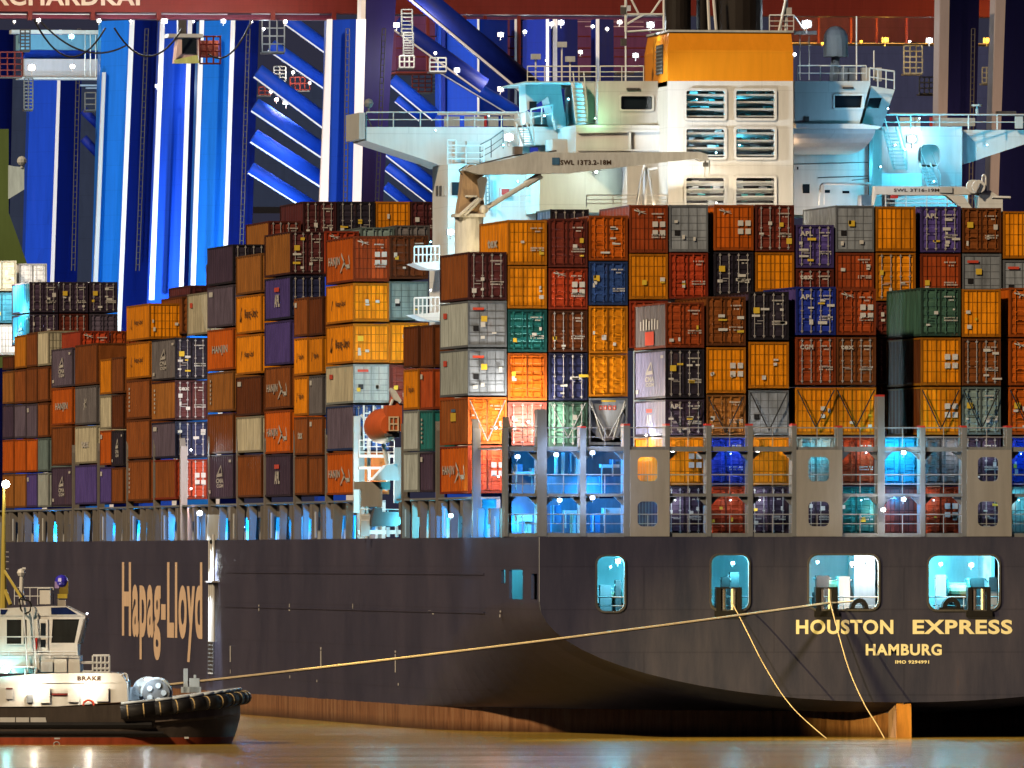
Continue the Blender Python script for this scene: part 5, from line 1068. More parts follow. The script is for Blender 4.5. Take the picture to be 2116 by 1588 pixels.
# cyan lit sill beam with catwalk between the two left legs
sill = CR1
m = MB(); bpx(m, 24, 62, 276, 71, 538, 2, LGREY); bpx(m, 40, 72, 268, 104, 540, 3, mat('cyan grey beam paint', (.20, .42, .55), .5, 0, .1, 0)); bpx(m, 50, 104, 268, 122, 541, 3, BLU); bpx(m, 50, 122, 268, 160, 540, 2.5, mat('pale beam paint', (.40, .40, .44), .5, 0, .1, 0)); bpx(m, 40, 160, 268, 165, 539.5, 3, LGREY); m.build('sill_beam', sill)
m = MB()
for k in range(9): m.tube(atY(176 + k * 11, 70, 537), atY(176 + k * 11, 160, 537), .05, LGREY, 4)
m.build('handrail', sill)
m = MB(); bpx(m, 166, 175, 264, 179, 545, .5, EDG); bpx(m, 178, 181, 264, 184, 545, .5, EDG); pieces(m, 'light_strip', sill)
# stair towers, cages and platforms around the legs
def cage(x0, y0, x1, y1, Y, mt, label, nx=3, ny=4, cat='access cage'):
    par = CR1 if x1 < 210 else CR4 if x0 > 1700 else CR5 if Y > 600 else CR3; m = MB()
    for i in range(nx + 1): x = x0 + (x1 - x0) * i / nx; m.tube(atY(x, y0, Y), atY(x, y1, Y), .07, mt, 5)
    for i in range(ny + 1): y = y0 + (y1 - y0) * i / ny; m.tube(atY(x0, y, Y), atY(x1, y, Y), .07, mt, 5)
    t = m.build('access_cage', par); m = MB(); bpx(m, x0, y1, x1, y1 + 4, Y, 1.5, DGREY); m.build('floor', t); return t
cage(0, 108, 46, 158, 520, CRD, 'red steel cage platform at the left edge below the boom'); cage(42, 62, 62, 104, 522, DGREY, 'dark cage ladder left of the cyan box beam', 2, 6)
cage(50, 162, 68, 226, 530, GREYP, 'narrow white stair cage under the red cage platform', 2, 9); cage(176, 192, 198, 228, 550, GREYP, 'small white cage between the two left crane legs', 1, 3)
cage(830, 20, 852, 68, 398, GREYP, 'white ladder cage at the top of the dark violet leg', 1, 6); cage(834, 68, 854, 116, 397.5, GREYP, 'white stair flight below the ladder cage beside violet leg', 1, 9); cage(826, 116, 856, 140, 397, LGREY, 'white landing cage at the foot of the stair flight', 3, 2)
cage(888, 120, 922, 148, 410, LGREY, 'white railed landing between the two sloping stays', 2, 3); cage(542, 42, 588, 108, 440, GREYP, 'grey service platform right of the crane cabin', 3, 4)
cage(566, 138, 590, 168, 470, GREYP, 'small white cage among the blue braces', 2, 4); cage(600, 160, 640, 186, 472, CRD, 'red railed walkway among the blue braces', 4, 2)
cage(535, 180, 560, 196, 474, CRD, 'small red walkway end beside the navy crane leg', 2, 2); cage(852, 155, 892, 190, 470, CRD, 'red landing under the violet boom walkway', 3, 4); cage(892, 155, 918, 188, 471, GREYP, 'white landing beside the red landing', 2, 4)
cage(1868, 95, 1906, 152, 470, GREYP, 'pale grid cage hanging below the right yellow lamp', 3, 5); cage(1900, 160, 1940, 194, 440, GREYP, 'white railed basket with red floor left of dark blue leg', 4, 3); cage(2030, 140, 2056, 172, 430, GREYP, 'white railed basket between the two right crane legs', 3, 3)
cage(1200, 80, 1232, 150, 660, CRD, 'dim red stair cage between the thin far legs', 3, 6); cage(1275, 90, 1310, 150, 660, CRD, 'dim red stair cage right of the thin far legs', 3, 6)
# second boom with violet lit cladding and red posts
bm2 = CR3
m = MB(); bpx(m, 818, 34, 1400, 148, 474, 3, CMR); bpx(m, 818, 148, 1110, 153, 468, 6, CRD); m.build('walkway', bm2)
for x in (882, 958, 1000, 1070):
    m = MB(); bpx(m, x, 30, x + 6, 150, 466, .6, CRD); m.build('walkway_post', bm2)
m = MB()
for y in (76, 100, 118): m.tube(atY(818, y, 467), atY(1380, y, 467), .07, CRD, 5)
for y, x0, x1 in ((40, 960, 1380), (44, 1080, 1330), (76, 980, 1060), (54, 1210, 1330)): bpx(m, x0, y, x1, y + 2.5, 467, .3, mat('pale pink strip', (.7, .5, .55), .5))
m.build('handrail', bm2)
bm3 = CR4
m = MB(); bpx(m, 1600, 28, 1990, 88, 476, 3, mat('dark maroon cladding', (.10, .022, .022), .6, 0, .2, .1, 8, seam=.35)); bpx(m, 1600, 88, 2080, 92, 470, 6, mat('lit walkway edge', (.85, .5, .2), .5)); m.build('walkway', bm3)  # orange lamp glow on the walkway edge is put into its colour
m = MB()
for x in (1690, 1757, 1810, 1872): bpx(m, x, 30, x + 4, 90, 469, .5, CRD)
for x0, x1 in ((1645, 1685), (1755, 1806), (1875, 1940)): bpx(m, x0, 33, x1, 36, 468.5, .3, mat('pale pink strip', (.7, .5, .55)))
pieces(m, 'walkway_post', bm3)
# mass of the dock shed far behind, the slate backdrop of the scene's right side
m = MB(); bpx(m, 1560, 92, 2300, 430, 700, 30, mat('shed cladding', (.055, .07, .19), .6, 0, .12, 0, 6, seam=.3)); tag(m.build('dock_shed'), 'slate grey shed wall far behind the right wheelhouse', 'shed')
m = MB(); bpx(m, 500, 150, 1120, 430, 720, 30, mat('dark shed cladding', (.035, .06, .16), .6, 0, .12, 0, 6, seam=.3)); tag(m.build('dock_shed'), 'dark navy shed wall seen between the blue pipe braces', 'shed')
m = MB(); bpx(m, -200, 150, 300, 760, 740, 30, mat('dark shed cladding', (.04, .045, .085))); tag(m.build('dock_shed'), 'dark navy shed wall behind the two left crane legs', 'shed')
# olive panel and pale bracket at the left edge
m = MB(); poly(m, [(-120, 267), (18, 267), (18, 440), (56, 545), (56, 760), (-120, 760)], 360, 4, mat('olive green steel', (.10, .15, .045), .5, 0, .1, 0, 10)); tag(m.build('green_crane_foot'), 'olive green steel panel at the left edge of the photo', 'steel panel')
p = atY(35, 400, 358); t = thing('signal_bracket', p, 'pale blue bracket with a round lamp beside the olive panel', 'bracket')
m = MB(); poly(m, [(19, 411), (19, 342), (28, 344), (50, 346), (50, 392)], 358, .8, mat('pale bracket paint', (.5, .62, .66), .5)); m.build('plate', t)
m = MB(); p = atY(45, 333, 358); m.ball((p[0], p[1], p[2]), .42, LGREY, 10); m.tube(p, atY(45, 348, 358), .12, LGREY); m.build('lamp_head', t)
# ---- lamps on the cranes
for px, py, Y, c, w, s in ((820, 52, 396, NEUT, 2500, .42), (1035, 72, 462, NEUT, 3500, .42), (1035, 184, 420, NEUT, 1800, .42), (945, 145, 404, COOL, 1800, .4), (1160, 47, 464, COOL, 3500, .45), (1140, 50, 465, NEUT, 2500, .35), (592, 211, 462, COOL, 3500, .5), (572, 206, 461, (1, .6, .5), 1500, .3), (1830, 83, 466, SOD, 3500, .5), (1921, 84, 466, COOL, 3000, .48), (2040, 84, 426, SOD, 2500, .5), (1663, 54, 462, NEUT, 2500, .5), (1343, 52, 462, NEUT, 2500, .5), (1281, 46, 462, NEUT, 1800, .35), (1314, 115, 460, COOL, 2500, .42), (1200, 108, 460, NEUT, 1500, .32), (148, 76, 534, CYAN, 900, .45), (150, 138, 536, NEUT, 500, .4), (66, 140, 518, NEUT, 700, .6), (80, 42, 426, NEUT, 900, .3), (205, 43, 426, NEUT, 900, .3), (340, 44, 426, COOL, 1600, .45), (462, 44, 426, COOL, 1200, .35), (590, 45, 426, NEUT, 900, .3), (325, 178, 498, COOL, 900, .3), (1380, 57, 463, NEUT, 900, .3), (1642, 113, 463, COOL, 500, .28), (185, 665, 530, COOL, 100, .1), (545, 60, 438, COOL, 500, .22), (606, 150, 470, NEUT, 700, .25), (640, 172, 470, NEUT, 500, .2), (900, 110, 408, NEUT, 500, .2), (965, 60, 464, NEUT, 900, .28), (1085, 66, 464, COOL, 900, .3), (1255, 60, 464, NEUT, 700, .25), (1130, 125, 464, NEUT, 600, .22), (1225, 55, 464, COOL, 700, .25), (560, 190, 470, (1, .5, .4), 600, .25), (30, 45, 426, NEUT, 400, .2), (270, 44, 426, NEUT, 400, .18), (400, 45, 426, NEUT, 300, .16), (520, 45, 426, NEUT, 400, .18), (1700, 90, 466, SOD, 900, .2), (1780, 86, 466, SOD, 900, .2), (1880, 86, 466, NEUT, 700, .2)):
    if 855 < px < 1400 and Y > 440: Y = 447; w *= .3
    if px > 1500 and c != SOD: w *= .22
    p = atY(px, py, Y); par = crane if py < 60 else bm3 if px > 1500 else bm2 if px > 700 else sill
    light(p, c, w * .8, .3, 'crane_lamp_light'); lampbody(p, c, par, s * .8, 60, 'crane_lamp')
# floodlights on the quay washing the legs from below (their heads stand behind the stacks)
for px, py, Y, tx, ty, w, c in ((10, 700, 520, 90, 330, 70000, (.55, .75, 1)), (175, 690, 490, 240, 330, 80000, (.5, .85, 1)), (300, 690, 470, 350, 380, 30000, (.6, .7, 1)), (385, 660, 452, 440, 330, 75000, (.5, .85, 1)), (640, 470, 380, 700, 300, 22000, (.7, .75, 1)), (615, 500, 430, 600, 260, 34000, (.6, .85, 1)), (850, 470, 430, 850, 330, 30000, (.6, .85, 1)), (740, 480, 385, 745, 330, 9000, (1, .7, .4)), (2075, 470, 365, 2050, 330, 12000, (1, .6, .3))):
    p = atY(px, py, Y); spot(p, atY(tx, ty, Y + 40), c, w * .55, 100, .6, .8, 'quay_floodlight_beam')
    m = MB(); m.box(p[0] - .6, p[0] + .6, p[1] + .3, p[1] + 1.2, p[2] - .5, p[2] - .2, DGREY); m.build('floodlight', CR1 if px < 200 else CR2 if px < 500 else CR3 if px < 1500 else CR4)
# ================================================================ TUG
DT = 849.0
TUGB = (CAM[0] + DV[0] * DT + RV[0] * (250 - CXP) / F * DT, CAM[1] + DV[1] * DT + RV[1] * (250 - CXP) / F * DT, 0.0)
tug = thing('tugboat', TUGB, 'harbour tug with white wheelhouse and black fendered bow at lower left', 'tug', None, -ANG, True)
KT = F / DT
def tp(px, py, w=0.0):                                # tug frame: u to the right, w away from the camera, z up
    k = (DT + w) / DT
    return ((px - CXP) / F * (DT + w) - (250 - CXP) / F * DT, w, CAM[2] + (HY - py) / F * (DT + w))
def tpoly(m, pts, w, d, mt):
    a = [tp(x, y, w) for x, y in pts]; m.prism(a, [(p[0], w + d, p[2]) for p in a], mt)
def tbox(m, x0, y0, x1, y1, w, d, mt): a = tp(x0, y0, w); c = tp(x1, y1, w); m.box(a[0], c[0], w, w + d, c[2], a[2], mt)
TBLK = mat('tug hull paint', (.055, .043, .035), .5, 0, .3, .5); TWH = mat('tug white paint', (.72, .70, .64), .45, 0, .08, .12, 8); TRED = mat('tug antifouling', (.30, .055, .02), .55, 0, .3, .3)
BW = 5.0
U = lambda px: (px - 250) / KT
def plan(u):                                         # half breadth of the tug along its length
    e = U(494)
    if u < 2.0: return BW
    t = min(1, (u - 2.0) / (e - 2.0)); return BW * math.sqrt(max(0, 1 - t ** 2.3))
us = [-24, -16, -10, -5, 0, 2, 3, 4, 4.8, 5.4, 5.9, 6.3, 6.6, 6.8, U(494)]
def sheer(u): return 2.15 if u < -4 else 2.15 + 1.05 * ((u + 4) / 11) ** 1.6
m = MB(); lv = [(-1.2, .62), (0, .80), (.42, .86), (.95, .93), (1.5, .985), (None, 1.0)]
for sd in (-1, 1):
    for i in range(len(lv) - 1):
        rows = []
        for (z, k) in (lv[i], lv[i + 1]):
            rows.append([(u * (1 if u < 2 else 1 - (1 - k) * .38 * (u - 2) / 5), BW + sd * plan(u) * (1 if u < 2 else .4 + .6 * k if k < 1 else 1), (sheer(u) if z is None else z)) for u in us])
        m.grid(rows, TRED if i < 2 else TBLK)
m.build('hull', tug, True)
m = MB(); rows = [[(u, BW - plan(u) * .97, sheer(u) - .25) for u in us], [(u, BW + plan(u) * .97, sheer(u) - .25) for u in us]]; m.grid(rows, mat('tug deck green', (.08, .12, .1), .6)); m.build('deck', tug)
pts = [(u, BW - plan(u), sheer(u)) for u in us if u >= -4] + [(u, BW + plan(u), sheer(u)) for u in reversed(us) if u >= 2]
m = MB()                                             # bulwark cap with a pale edge
m.path([(x, y, z + .05) for x, y, z in pts], .09, mat('pale bulwark cap', (.55, .62, .68), .4), 6); m.build('bulwark_cap', tug, True)
m = MB(); fp = [(x + (.25 if x > 5 else 0), y - .32 * (1 if x < 5 else .3), z - .46) for x, y, z in pts]
for a, b in zip(fp[:-1], fp[1:]): m.tube(a, b, .40, BLACK, 12)
for p in fp[1:-1]: m.ball(p, .40, BLACK, 12)
m.build('bow_fender', tug, True)
m = MB(); rows = []
for off, z in ((.02, 1.75), (-.16, 1.65), (-.18, 1.0), (.02, .85)): rows.append([((u + (.12 if u > 5 else 0)) * (1 if u < 2 else 1 - .02 * (u - 2) / 5), BW - plan(u) + (off if u < 6.5 else off * .3), z + (sheer(u) - 2.15) * .8) for u in us if u > 0])
m.grid(rows, mat('tug rubbing band', (.105, .08, .062), .55, 0, .35, .4, 4)); m.build('rubbing_band', tug)
m = MB(); L0 = 0.0; nxt = .4
for a, b in zip(fp[:-1], fp[1:]):
    A = Vector(a); Bv = Vector(b); d = (Bv - A).length
    while nxt < L0 + d:
        c = A.lerp(Bv, (nxt - L0) / d); dd = (Bv - A).normalized(); m.tube(c - dd * .032, c + dd * .036, .414, mat('fender strap', (.75, .55, .25), .6, 0, .2, .2), 14); nxt += .95
    L0 += d
pieces(m, 'fender_strap', tug)
m = MB()
for z0, z1, u0, u1 in ((1.0, 1.32, -24, 1.8), (.55, .78, -24, 2.5)): m.polyX([(-.10, z0), (-.22, (z0 + z1) / 2), (-.10, z1), (.2, z1), (.2, z0)], u0, u1, BLACK)
pieces(m, 'side_fender', tug)
m = MB(); tbox(m, 0, 1483, 31, 1502, -.06, .1, PLACW); tbox(m, 33, 1483, 60, 1502, -.06, .1, PLACW); tpoly(m, [(63, 1502), (63, 1483), (94, 1483), (98, 1502)], -.06, .1, PLACW); pieces(m, 'freeing_port', tug)
m = MB(); tbox(m, 112, 1525, 124, 1528, -.02, .03, WHT); a = tp(117, 1538, -.03); 
for i in range(12):
    t0, t1 = 2 * math.pi * i / 12, 2 * math.pi * (i + 1) / 12; m.tube((a[0] + .17 * math.cos(t0), -.03, a[2] + .13 * math.sin(t0)), (a[0] + .17 * math.cos(t1), -.03, a[2] + .13 * math.sin(t1)), .03, WHT, 4)
tbox(m, 381, 1523, 390, 1527, .6, .03, WHT); m.build('draught_mark', tug)
# superstructure
m = MB(); tpoly(m, [(-140, 1462), (-140, 1412), (60, 1412), (108, 1414), (262, 1412), (264, 1450), (120, 1460)], .9, 8.2, TWH)
tpoly(m, [(-140, 1412), (20, 1398), (64, 1394), (108, 1392), (235, 1391), (250, 1393), (262, 1412)], 1.0, 8.0, TWH); m.build('deckhouse', tug)
m = MB(); letterT = lambda txt, x0, y0, x1, y1, w: write(m, txt, Vector(tp(x0, y1, w)), Vector(tp(x1, y1, w)) - Vector(tp(x0, y1, w)), Vector(tp(x0, y0, w)) - Vector(tp(x0, y1, w)), DARKT, .05)
letterT('BRAKE', 160, 1398, 208, 1407, .96); m.build('name_lettering', tug)
for x0, y0, x1, y1, mt in ((12, 1425, 26, 1445, PLACW), (83, 1423, 103, 1453, TWH), (140, 1424, 163, 1451, TWH), (199, 1423, 224, 1450, TWH), (55, 1436, 68, 1452, GREYP)):
    m = MB(); tbox(m, x0, y0, x1, y1, .75, .16, mt); m.build('deckhouse_door', tug)
m = MB(); tbox(m, 107, 1433, 140, 1437, .8, .12, mat('oxide red pipe', (.2, .03, .025), .5)); tbox(m, 12, 1422, 26, 1425, .72, .2, mat('oxide red pipe', (.2, .03, .025))); pieces(m, 'deck_pipe', tug)
m = MB(); c = tp(183, 1458, .7)
for i in range(16):
    t0, t1 = math.pi * i / 16, math.pi * (i + 1) / 16; m.tube((c[0] + .31 * math.cos(t0), .7, c[2] + .31 * math.sin(t0)), (c[0] + .31 * math.cos(t1), .7, c[2] + .31 * math.sin(t1)), .07, REDT, 8)
m.build('lifebuoy', tug)
m = MB(); tpoly(m, [(-140, 1393), (-140, 1355), (164, 1355), (166, 1391)], 1.8, 6.4, TWH); m.build('lower_house', tug)
m = MB(); tbox(m, 84, 1368, 109, 1389, 1.68, .1, BEIGE); tbox(m, 112, 1362, 138, 1390, 1.7, .08, TWH); pieces(m, 'deck_locker', tug)
m = MB()                                             # wheelhouse with outward raked windows
win = [[(14, 1331), (44, 1331), (44, 1281), (14, 1281)], [(49, 1331), (56, 1331), (55, 1281), (49, 1281)], [(106, 1329), (154, 1329), (164, 1280), (109, 1280)]]
m.holed([tp(x, y, 2)[::2] for x, y in ((-140, 1355), (160, 1355), (160, 1330), (177, 1273), (-140, 1273))], [[tp(x, y, 2)[::2] for x, y in w] for w in win], lambda p: (p[0], 2.0, p[1]), lambda p: (p[0], 2.12, p[1]), TWH)
tpoly(m, [(-140, 1355), (160, 1355), (160, 1331), (-140, 1331)], 2.13, 5.8, TWH)
tpoly(m, [(-140, 1273), (176, 1273), (136, 1253), (100, 1253), (0, 1258), (-140, 1258)], 1.95, 6.1, TWH); tpoly(m, [(62, 1331), (62, 1279), (100, 1279), (100, 1331)], 2.2, 5.5, TWH)
tpoly(m, [(-140, 1331), (-10, 1331), (-10, 1279), (-140, 1279)], 2.2, 5.5, TWH)
tpoly(m, [(160, 1331), (165, 1331), (178, 1279), (172, 1279)], 2.0, 6, DGREY)
wh2 = m.build('wheelhouse', tug)
for w in win:
    m = MB(); a = [tp(x, y, 2.09) for x, y in w]; m.face(a, mat('tug window glass', (.02, .022, .02), .08)); m.build('pane', wh2)
m = MB(); tpoly(m, [(106, 1270), (160, 1270), (137, 1255), (105, 1256)], 1.92, .05, mat('blue tinted glass', (.008, .02, .09), .08)); tpoly(m, [(1, 1270), (10, 1270), (16, 1260), (1, 1260)], 1.92, .05, mat('blue tinted glass', (.008, .02, .09))); pieces(m, 'skylight_window', wh2)
m = MB(); tbox(m, 76, 1280, 99, 1346, 1.9, .1, TWH); dr = m.build('wheelhouse_door', tug); m = MB(); tbox(m, 84, 1288, 94, 1314, 1.86, .05, GLASS); tbox(m, 84, 1322, 94, 1338, 1.86, .05, GLASS); pieces(m, 'window', dr)
m = MB(); tpoly(m, [(69, 1320), (77, 1318), (77, 1340), (73, 1346), (70, 1344)], 1.8, .1, PLACR); m.build('lifebuoy_holder', tug)
m = MB(); tbox(m, 128, 1311, 144, 1321, 3.5, .1, mat('blue screen', (.1, .3, .6), .4)); tbox(m, 110, 1322, 132, 1328, 3.4, .2, mat('orange seat', (.6, .25, .12), .5)); m.build('helm_console', wh2)
def trail(pts, h, n, name='railing', w=1.0):
    b = MB()
    for (x0, y0), (x1, y1) in zip(pts[:-1], pts[1:]):
        for i in range(n + 1): p = Vector(tp(x0 + (x1 - x0) * i / n, y0 + (y1 - y0) * i / n, w)); b.tube(p, p + Vector((0, 0, h)), .03, RAILM, 5)
        for k in (1, .5): b.tube(Vector(tp(x0, y0, w)) + Vector((0, 0, h * k)), Vector(tp(x1, y1, w)) + Vector((0, 0, h * k)), .03, RAILM, 5)
    return b.build(name, tug)
trail([(-10, 1357), (160, 1357)], .3, 6, w=1.5); trail([(-8, 1317), (108, 1317)], .02, 4, w=1.4); trail([(30, 1250), (110, 1250)], 1.0, 5, w=3)
for x0 in (48, 66): m = MB(); m.tube(tp(x0, 1255, 1.5), tp(x0 + 10, 1390, 1.5), .05, RAILM); m.build('ladder_rail', tug)
m = MB(); tbox(m, 192, 1355, 226, 1390, 2.0, .08, RAILM) if False else None
for i in range(5): m.tube(tp(192 + 8.5 * i, 1355, 2), tp(192 + 8.5 * i, 1390, 2), .06, RAILM, 5)
for y in (1355, 1370, 1382, 1390): m.tube(tp(192, y, 2), tp(226, y, 2), .07, RAILM, 5)
for y in (1370, 1389): m.tube(tp(166, y, 2), tp(190, y, 2), .09, RAILM, 5)
m.build('basket_rail', tug)
m = MB(); tbox(m, 82, 1217, 104, 1249, 2.5, .8, TWH); tbox(m, 77, 1214, 104, 1217, 2.4, 1, RAILM); m.build('vent_box', tug)
m = MB(); tbox(m, 118, 1238, 136, 1253, 3, .4, mat('monitor base', (.4, .36, .3), .5)); a = tp(126, 1222, 3.2); tbox(m, 119, 1228, 139, 1237, 2.9, .4, mat('yellow fitting', (.5, .38, .05), .5)); tbox(m, 122, 1202, 141, 1228, 3.0, .45, mat('bronze lens', (.22, .16, .03), .4)); m.build('searchlight_base', tug)
m = MB(); a = tp(127, 1202, 3.2); m.ball((a[0], a[1], a[2]), .40, mat('blue dome', (.04, .03, .5), .3), 12); tbox(m, 113, 1202, 122, 1216, 2.95, .5, mat('lilac fitting', (.4, .3, .6), .4)); m.build('beacon_dome', tug)
m = MB(); m.tube(tp(43, 1250, 3), tp(45, 1190, 3), .13, TWH, 8); m.ball(tp(44, 1184, 3), .26, TWH, 8); tbox(m, 46, 1173, 53, 1177, 2.8, .3, RAILM); m.tube(tp(52, 1250, 3), tp(46, 1215, 3), .06, TWH); m.build('mast', tug)
m = MB(); YM = mat('mustard mast paint', (.46, .36, .07), .5, 0, .15, .1); m.tube(tp(7, 1258, 3.5), tp(8, 1010, 3.5), .22, YM, 8, .07); m.tube(tp(9, 1180, 3.4), tp(44, 1235, 2.2), .09, YM); m.tube(tp(11, 1220, 3.4), tp(22, 1250, 3), .12, YM); m.tube(tp(-2, 1255, 3.6), tp(3, 1080, 3.6), .1, GREYP)
for y in (1140, 1150, 1160, 1175): tbox(m, 12, y, 18, y + 2, 3.4, .1, GALV)
m.build('mast', tug)
m = MB(); m.path([tp(x, y, 1.6) for x, y in ((40, 1238), (43, 1260), (52, 1269), (62, 1264), (65, 1250), (60, 1242), (40, 1238))], .05, BLACK); m.build('fire_hose', tug)
m = MB(); tpoly(m, [(28, 1377), (70, 1377), (76, 1380), (28, 1381)], 1.4, .5, RAILM); m.tube(tp(53, 1380, 1.6), tp(53, 1405, 1.2), .08, RAILM); m.tube(tp(73, 1380, 1.6), tp(73, 1405, 1.2), .06, RAILM); m.build('winch_platform', tug)
# towing winch and bitts on the foredeck
m = MB(); c = tp(323, 1432, 4.2); m.tube((c[0], 3.6, c[2]), (c[0], 6, c[2]), .92, mat('pale winch paint', (.5, .6, .68), .4), 26); m.tube((c[0] - .0, 3.4, c[2]), (c[0], 3.62, c[2]), .80, mat('winch side grey', (.16, .18, .2), .5), 24); m.tube((c[0] - .5, 3.8, c[2]), (c[0] - .5, 6, c[2]), .95, mat('pale winch paint', (.5, .6, .68)), 24)
for t in range(5): m.tube((c[0] + .45 * math.cos(t * 1.26), 3.3, c[2] + .45 * math.sin(t * 1.26)), (c[0] + .45 * math.cos(t * 1.26), 3.45, c[2] + .45 * math.sin(t * 1.26)), .17, mat('pale winch paint', (.5, .6, .68)), 8)
tpoly(m, [(266, 1448), (268, 1420), (295, 1418), (300, 1448)], 3.8, 2, mat('pale winch paint', (.5, .6, .68))); m.build('towing_winch', tug)
m = MB(); 
for x0, y0, x1, y1 in ((379, 1382, 388, 1432), (391, 1402, 412, 1432), (374, 1420, 415, 1432), (400, 1395, 405, 1404)): tbox(m, x0, y0, x1, y1, 4.4, .8, mat('pale winch paint', (.5, .6, .68)))
m.build('towing_bitt', tug)
m = MB(); m.path([tp(x, y, 1.4) for x, y in ((252, 1400), (256, 1392), (262, 1394), (263, 1408))], .07, RAILM); m.build('deck_vent', tug)
def tl(px, py, w, c, pw, s, st=90):
    u = tp(px, py, w); X = TUGB[0] + u[0] * RV[0] + u[1] * DV[0]; Yw = TUGB[1] + u[0] * RV[1] + u[1] * DV[1]
    light((X, Yw, u[2]), c, pw, .12, 'tug_lamp_light'); m = MB(); m.ball(u, s, emat('tug lens %.2f %g' % (c[0], st), tuple(.4 + .6 * q for q in c), st), 8); m.tube((u[0], u[1] + s, u[2]), (u[0], u[1] + s + .2, u[2]), s * .7, DGREY, 8); m.build('deck_lamp', tug)
tl(70, 1416, .5, (1, .84, .62), 40, .24); tl(183, 1418, .5, (1, .86, .66), 36, .22); tl(12, 1384, 1.2, (.05, .85, .9), 50, .22, 60); tl(12, 1001, 3.2, NEUT, 160, .24, 60); tl(180, 1268, 1.2, (.7, .8, 1), 12, .06, 8); tl(300, 1405, 3.0, COOL, 90, .06, 8)
# searchlight of the tug trained on the ship's stern name
q = tp(150, 1222, 2.2); XW = (TUGB[0] + q[0] * RV[0] + q[1] * DV[0], TUGB[1] + q[0] * RV[1] + q[1] * DV[1], q[2])
spot(XW, (1.0, 0, 2.6), (1, .74, .24), 190000, 25, .15, .9, 'searchlight_beam')
# ================================================================ ROPES
ROPE = mat('straw coloured rope', (.95, .76, .46), .8, 0, .15, 0)
def w2(px, py, w): u = tp(px, py, w); return Vector((TUGB[0] + u[0] * RV[0] + u[1] * DV[0], TUGB[1] + u[0] * RV[1] + u[1] * DV[1], u[2]))
def rope(a, b, sag, r, label, cat='rope', name='mooring_rope', n=24):
    m = MB(); pts = []
    for i in range(n + 1):
        u = i / n; p = Vector(a).lerp(Vector(b), u); p.z -= sag * 4 * u * (1 - u); pts.append(p)
    m.path(pts, r, ROPE, 6); tag(m.build(name), label, cat)
rope(w2(345, 1416, 4.4), Vector(atY(1712, 1247, -.3)), .15, .085, 'long straw coloured tow line from the tug winch to the stern', 'rope', 'tow_rope')
rope(Vector(atY(1712, 1247, -.32)), Vector(atY(1782, 1240, .6)), .02, .06, 'short rope end inside the third mooring opening', 'rope', 'tow_rope', 4)
def curve(pts, r, label):
    m = MB(); P3 = [Vector(p) for p in pts]; out = []
    for i in range(len(P3) - 1):
        p0, p1, p2, p3 = P3[max(i - 1, 0)], P3[i], P3[i + 1], P3[min(i + 2, len(P3) - 1)]
        for k in range(8):
            t = k / 8; out.append(.5 * ((2 * p1) + (p2 - p0) * t + (2 * p0 - 5 * p1 + 4 * p2 - p3) * t * t + (3 * p1 - p0 - 3 * p2 + p3) * t ** 3))
    out.append(P3[-1]); m.path(out, r, ROPE, 6); tag(m.build('mooring_rope'), label, 'rope')
curve([atY(1511, 1243, -.3), atY(1536, 1290, -.8), atY(1582, 1380, -1.4), atY(1640, 1465, -1.8), atY(1730, 1545, -2.4)], .030, 'slack mooring rope hanging from the second stern opening')
curve([atY(1715, 1243, -.35), atY(1730, 1300, -.8), atY(1755, 1385, -1.2), atY(1786, 1455, -1.5), atY(1812, 1498, -1.6), atY(1836, 1542, -1.7)], .034, 'slack mooring rope crossing the painted ship name')
# ================================================================ WATER
wm = bpy.data.materials.new('harbour water'); t, b = nt(wm); L = t.links.new; N = t.nodes.new
tc = N('ShaderNodeTexCoord'); mp = N('ShaderNodeMapping'); mp.inputs['Rotation'].default_value = (0, 0, ANG); mp.inputs['Scale'].default_value = (.035, .16, 1); L(tc.outputs['Object'], mp.inputs['Vector'])
n1 = N('ShaderNodeTexNoise'); n1.inputs['Scale'].default_value = 1.0; n1.inputs['Detail'].default_value = 3; L(mp.outputs[0], n1.inputs['Vector'])
bp = N('ShaderNodeBump'); bp.inputs['Strength'].default_value = .02; bp.inputs['Distance'].default_value = 1.0; L(n1.outputs['Fac'], bp.inputs['Height'])
# murky water: golden reflections are put into its diffuse colour, under a soft gloss
mp2 = N('ShaderNodeMapping'); mp2.inputs['Rotation'].default_value = (0, 0, ANG); mp2.inputs['Scale'].default_value = (.012, .022, 1); L(tc.outputs['Object'], mp2.inputs['Vector'])
n2 = N('ShaderNodeTexNoise'); n2.inputs['Scale'].default_value = 1.0; n2.inputs['Detail'].default_value = 2; L(mp2.outputs[0], n2.inputs['Vector'])
cr_ = N('ShaderNodeValToRGB'); e = cr_.color_ramp.elements; e[0].position = .38; e[0].color = (.52, .34, .045, 1); e[1].position = .62; e[1].color = (.68, .40, .015, 1); L(n2.outputs['Fac'], cr_.inputs[0])
df = N('ShaderNodeBsdfDiffuse'); L(cr_.outputs[0], df.inputs['Color']); gl = N('ShaderNodeBsdfGlossy'); gl.inputs['Color'].default_value = (.85, .85, .85, 1)
rr = N('ShaderNodeMapRange'); rr.inputs[1].default_value = .35; rr.inputs[2].default_value = .65; rr.inputs[3].default_value = .14; rr.inputs[4].default_value = .20; L(n1.outputs['Fac'], rr.inputs[0]); L(rr.outputs[0], gl.inputs['Roughness'])
L(bp.outputs[0], gl.inputs['Normal']); ms_ = N('ShaderNodeMixShader'); ms_.inputs[0].default_value = .66; L(df.outputs[0], ms_.inputs[1]); L(gl.outputs[0], ms_.inputs[2])
L(ms_.outputs[0], t.nodes['Material Output'].inputs['Surface'])
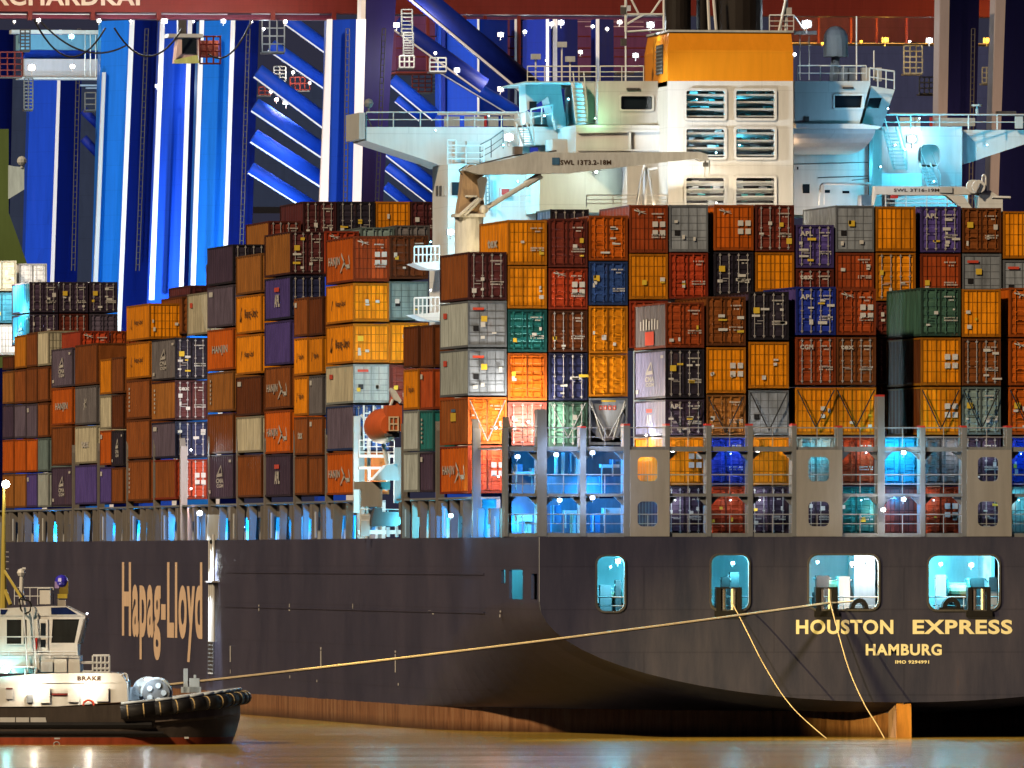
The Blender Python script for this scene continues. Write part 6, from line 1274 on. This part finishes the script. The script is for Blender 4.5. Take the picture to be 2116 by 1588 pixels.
m = MB(); m.face([(-2500, -1400, 0), (2500, -1400, 0), (2500, 3000, 0), (-2500, 3000, 0)], wm); tag(m.build('water', None, base=(0, 0, 0)), kind='structure')
# ================================================================ SKY, KEY LIGHT, CAMERA
W = bpy.data.worlds.new('World'); S.world = W; W.use_nodes = True; wt = W.node_tree; bg = wt.nodes['Background']
sky = wt.nodes.new('ShaderNodeTexSky'); sky.sky_type = 'NISHITA'; sky.sun_disc = False; sky.sun_elevation = math.radians(14); sky.sun_rotation = math.radians(218)
tint = wt.nodes.new('ShaderNodeMix'); tint.data_type = 'RGBA'; tint.inputs['Factor'].default_value = .985; wt.links.new(sky.outputs[0], tint.inputs['A']); tint.inputs['B'].default_value = (.20, .20, .42, 1)
wt.links.new(tint.outputs['Result'], bg.inputs['Color']); bg.inputs['Strength'].default_value = .10
# amber glow of the harbour's sodium masts on the opposite bank (behind and left of the camera)
sun = bpy.data.lights.new('harbour_glow', 'SUN'); sun.energy = 3.5; sun.angle = math.radians(3); sun.color = (1.0, .77, .50)
so = bpy.data.objects.new('harbour_glow', sun); COL.objects.link(so)
az = math.radians(48); el = math.radians(34)
d = Vector((math.sin(az) * math.cos(el), math.cos(az) * math.cos(el), -math.sin(el))); so.rotation_euler = d.to_track_quat('-Z', 'Y').to_euler(); so.location = (-300, -300, 120)
cam = bpy.data.cameras.new('camera'); co = bpy.data.objects.new('camera', cam); COL.objects.link(co); S.camera = co
co.location = CAM; co.rotation_euler = (math.pi / 2, 0, -ANG); cam.sensor_width = 36; cam.lens = 36 * F / 2116; cam.shift_y = (HY - 794) / 2116
cam.clip_start = 5; cam.clip_end = 6000
S.view_settings.view_transform = 'Standard'; S.view_settings.look = 'None'; S.view_settings.exposure = 0; S.view_settings.gamma = 1; S.view_settings.use_curve_mapping = False
S.render.engine = 'CYCLES'; S.cycles.use_denoising = True; S.cycles.max_bounces = 6; S.cycles.diffuse_bounces = 0; S.cycles.glossy_bounces = 3; S.cycles.sample_clamp_indirect = 25; S.cycles.use_light_tree = True
S.cycles.sample_clamp_direct = 20; S.cycles.caustics_reflective = False; S.cycles.caustics_refractive = False
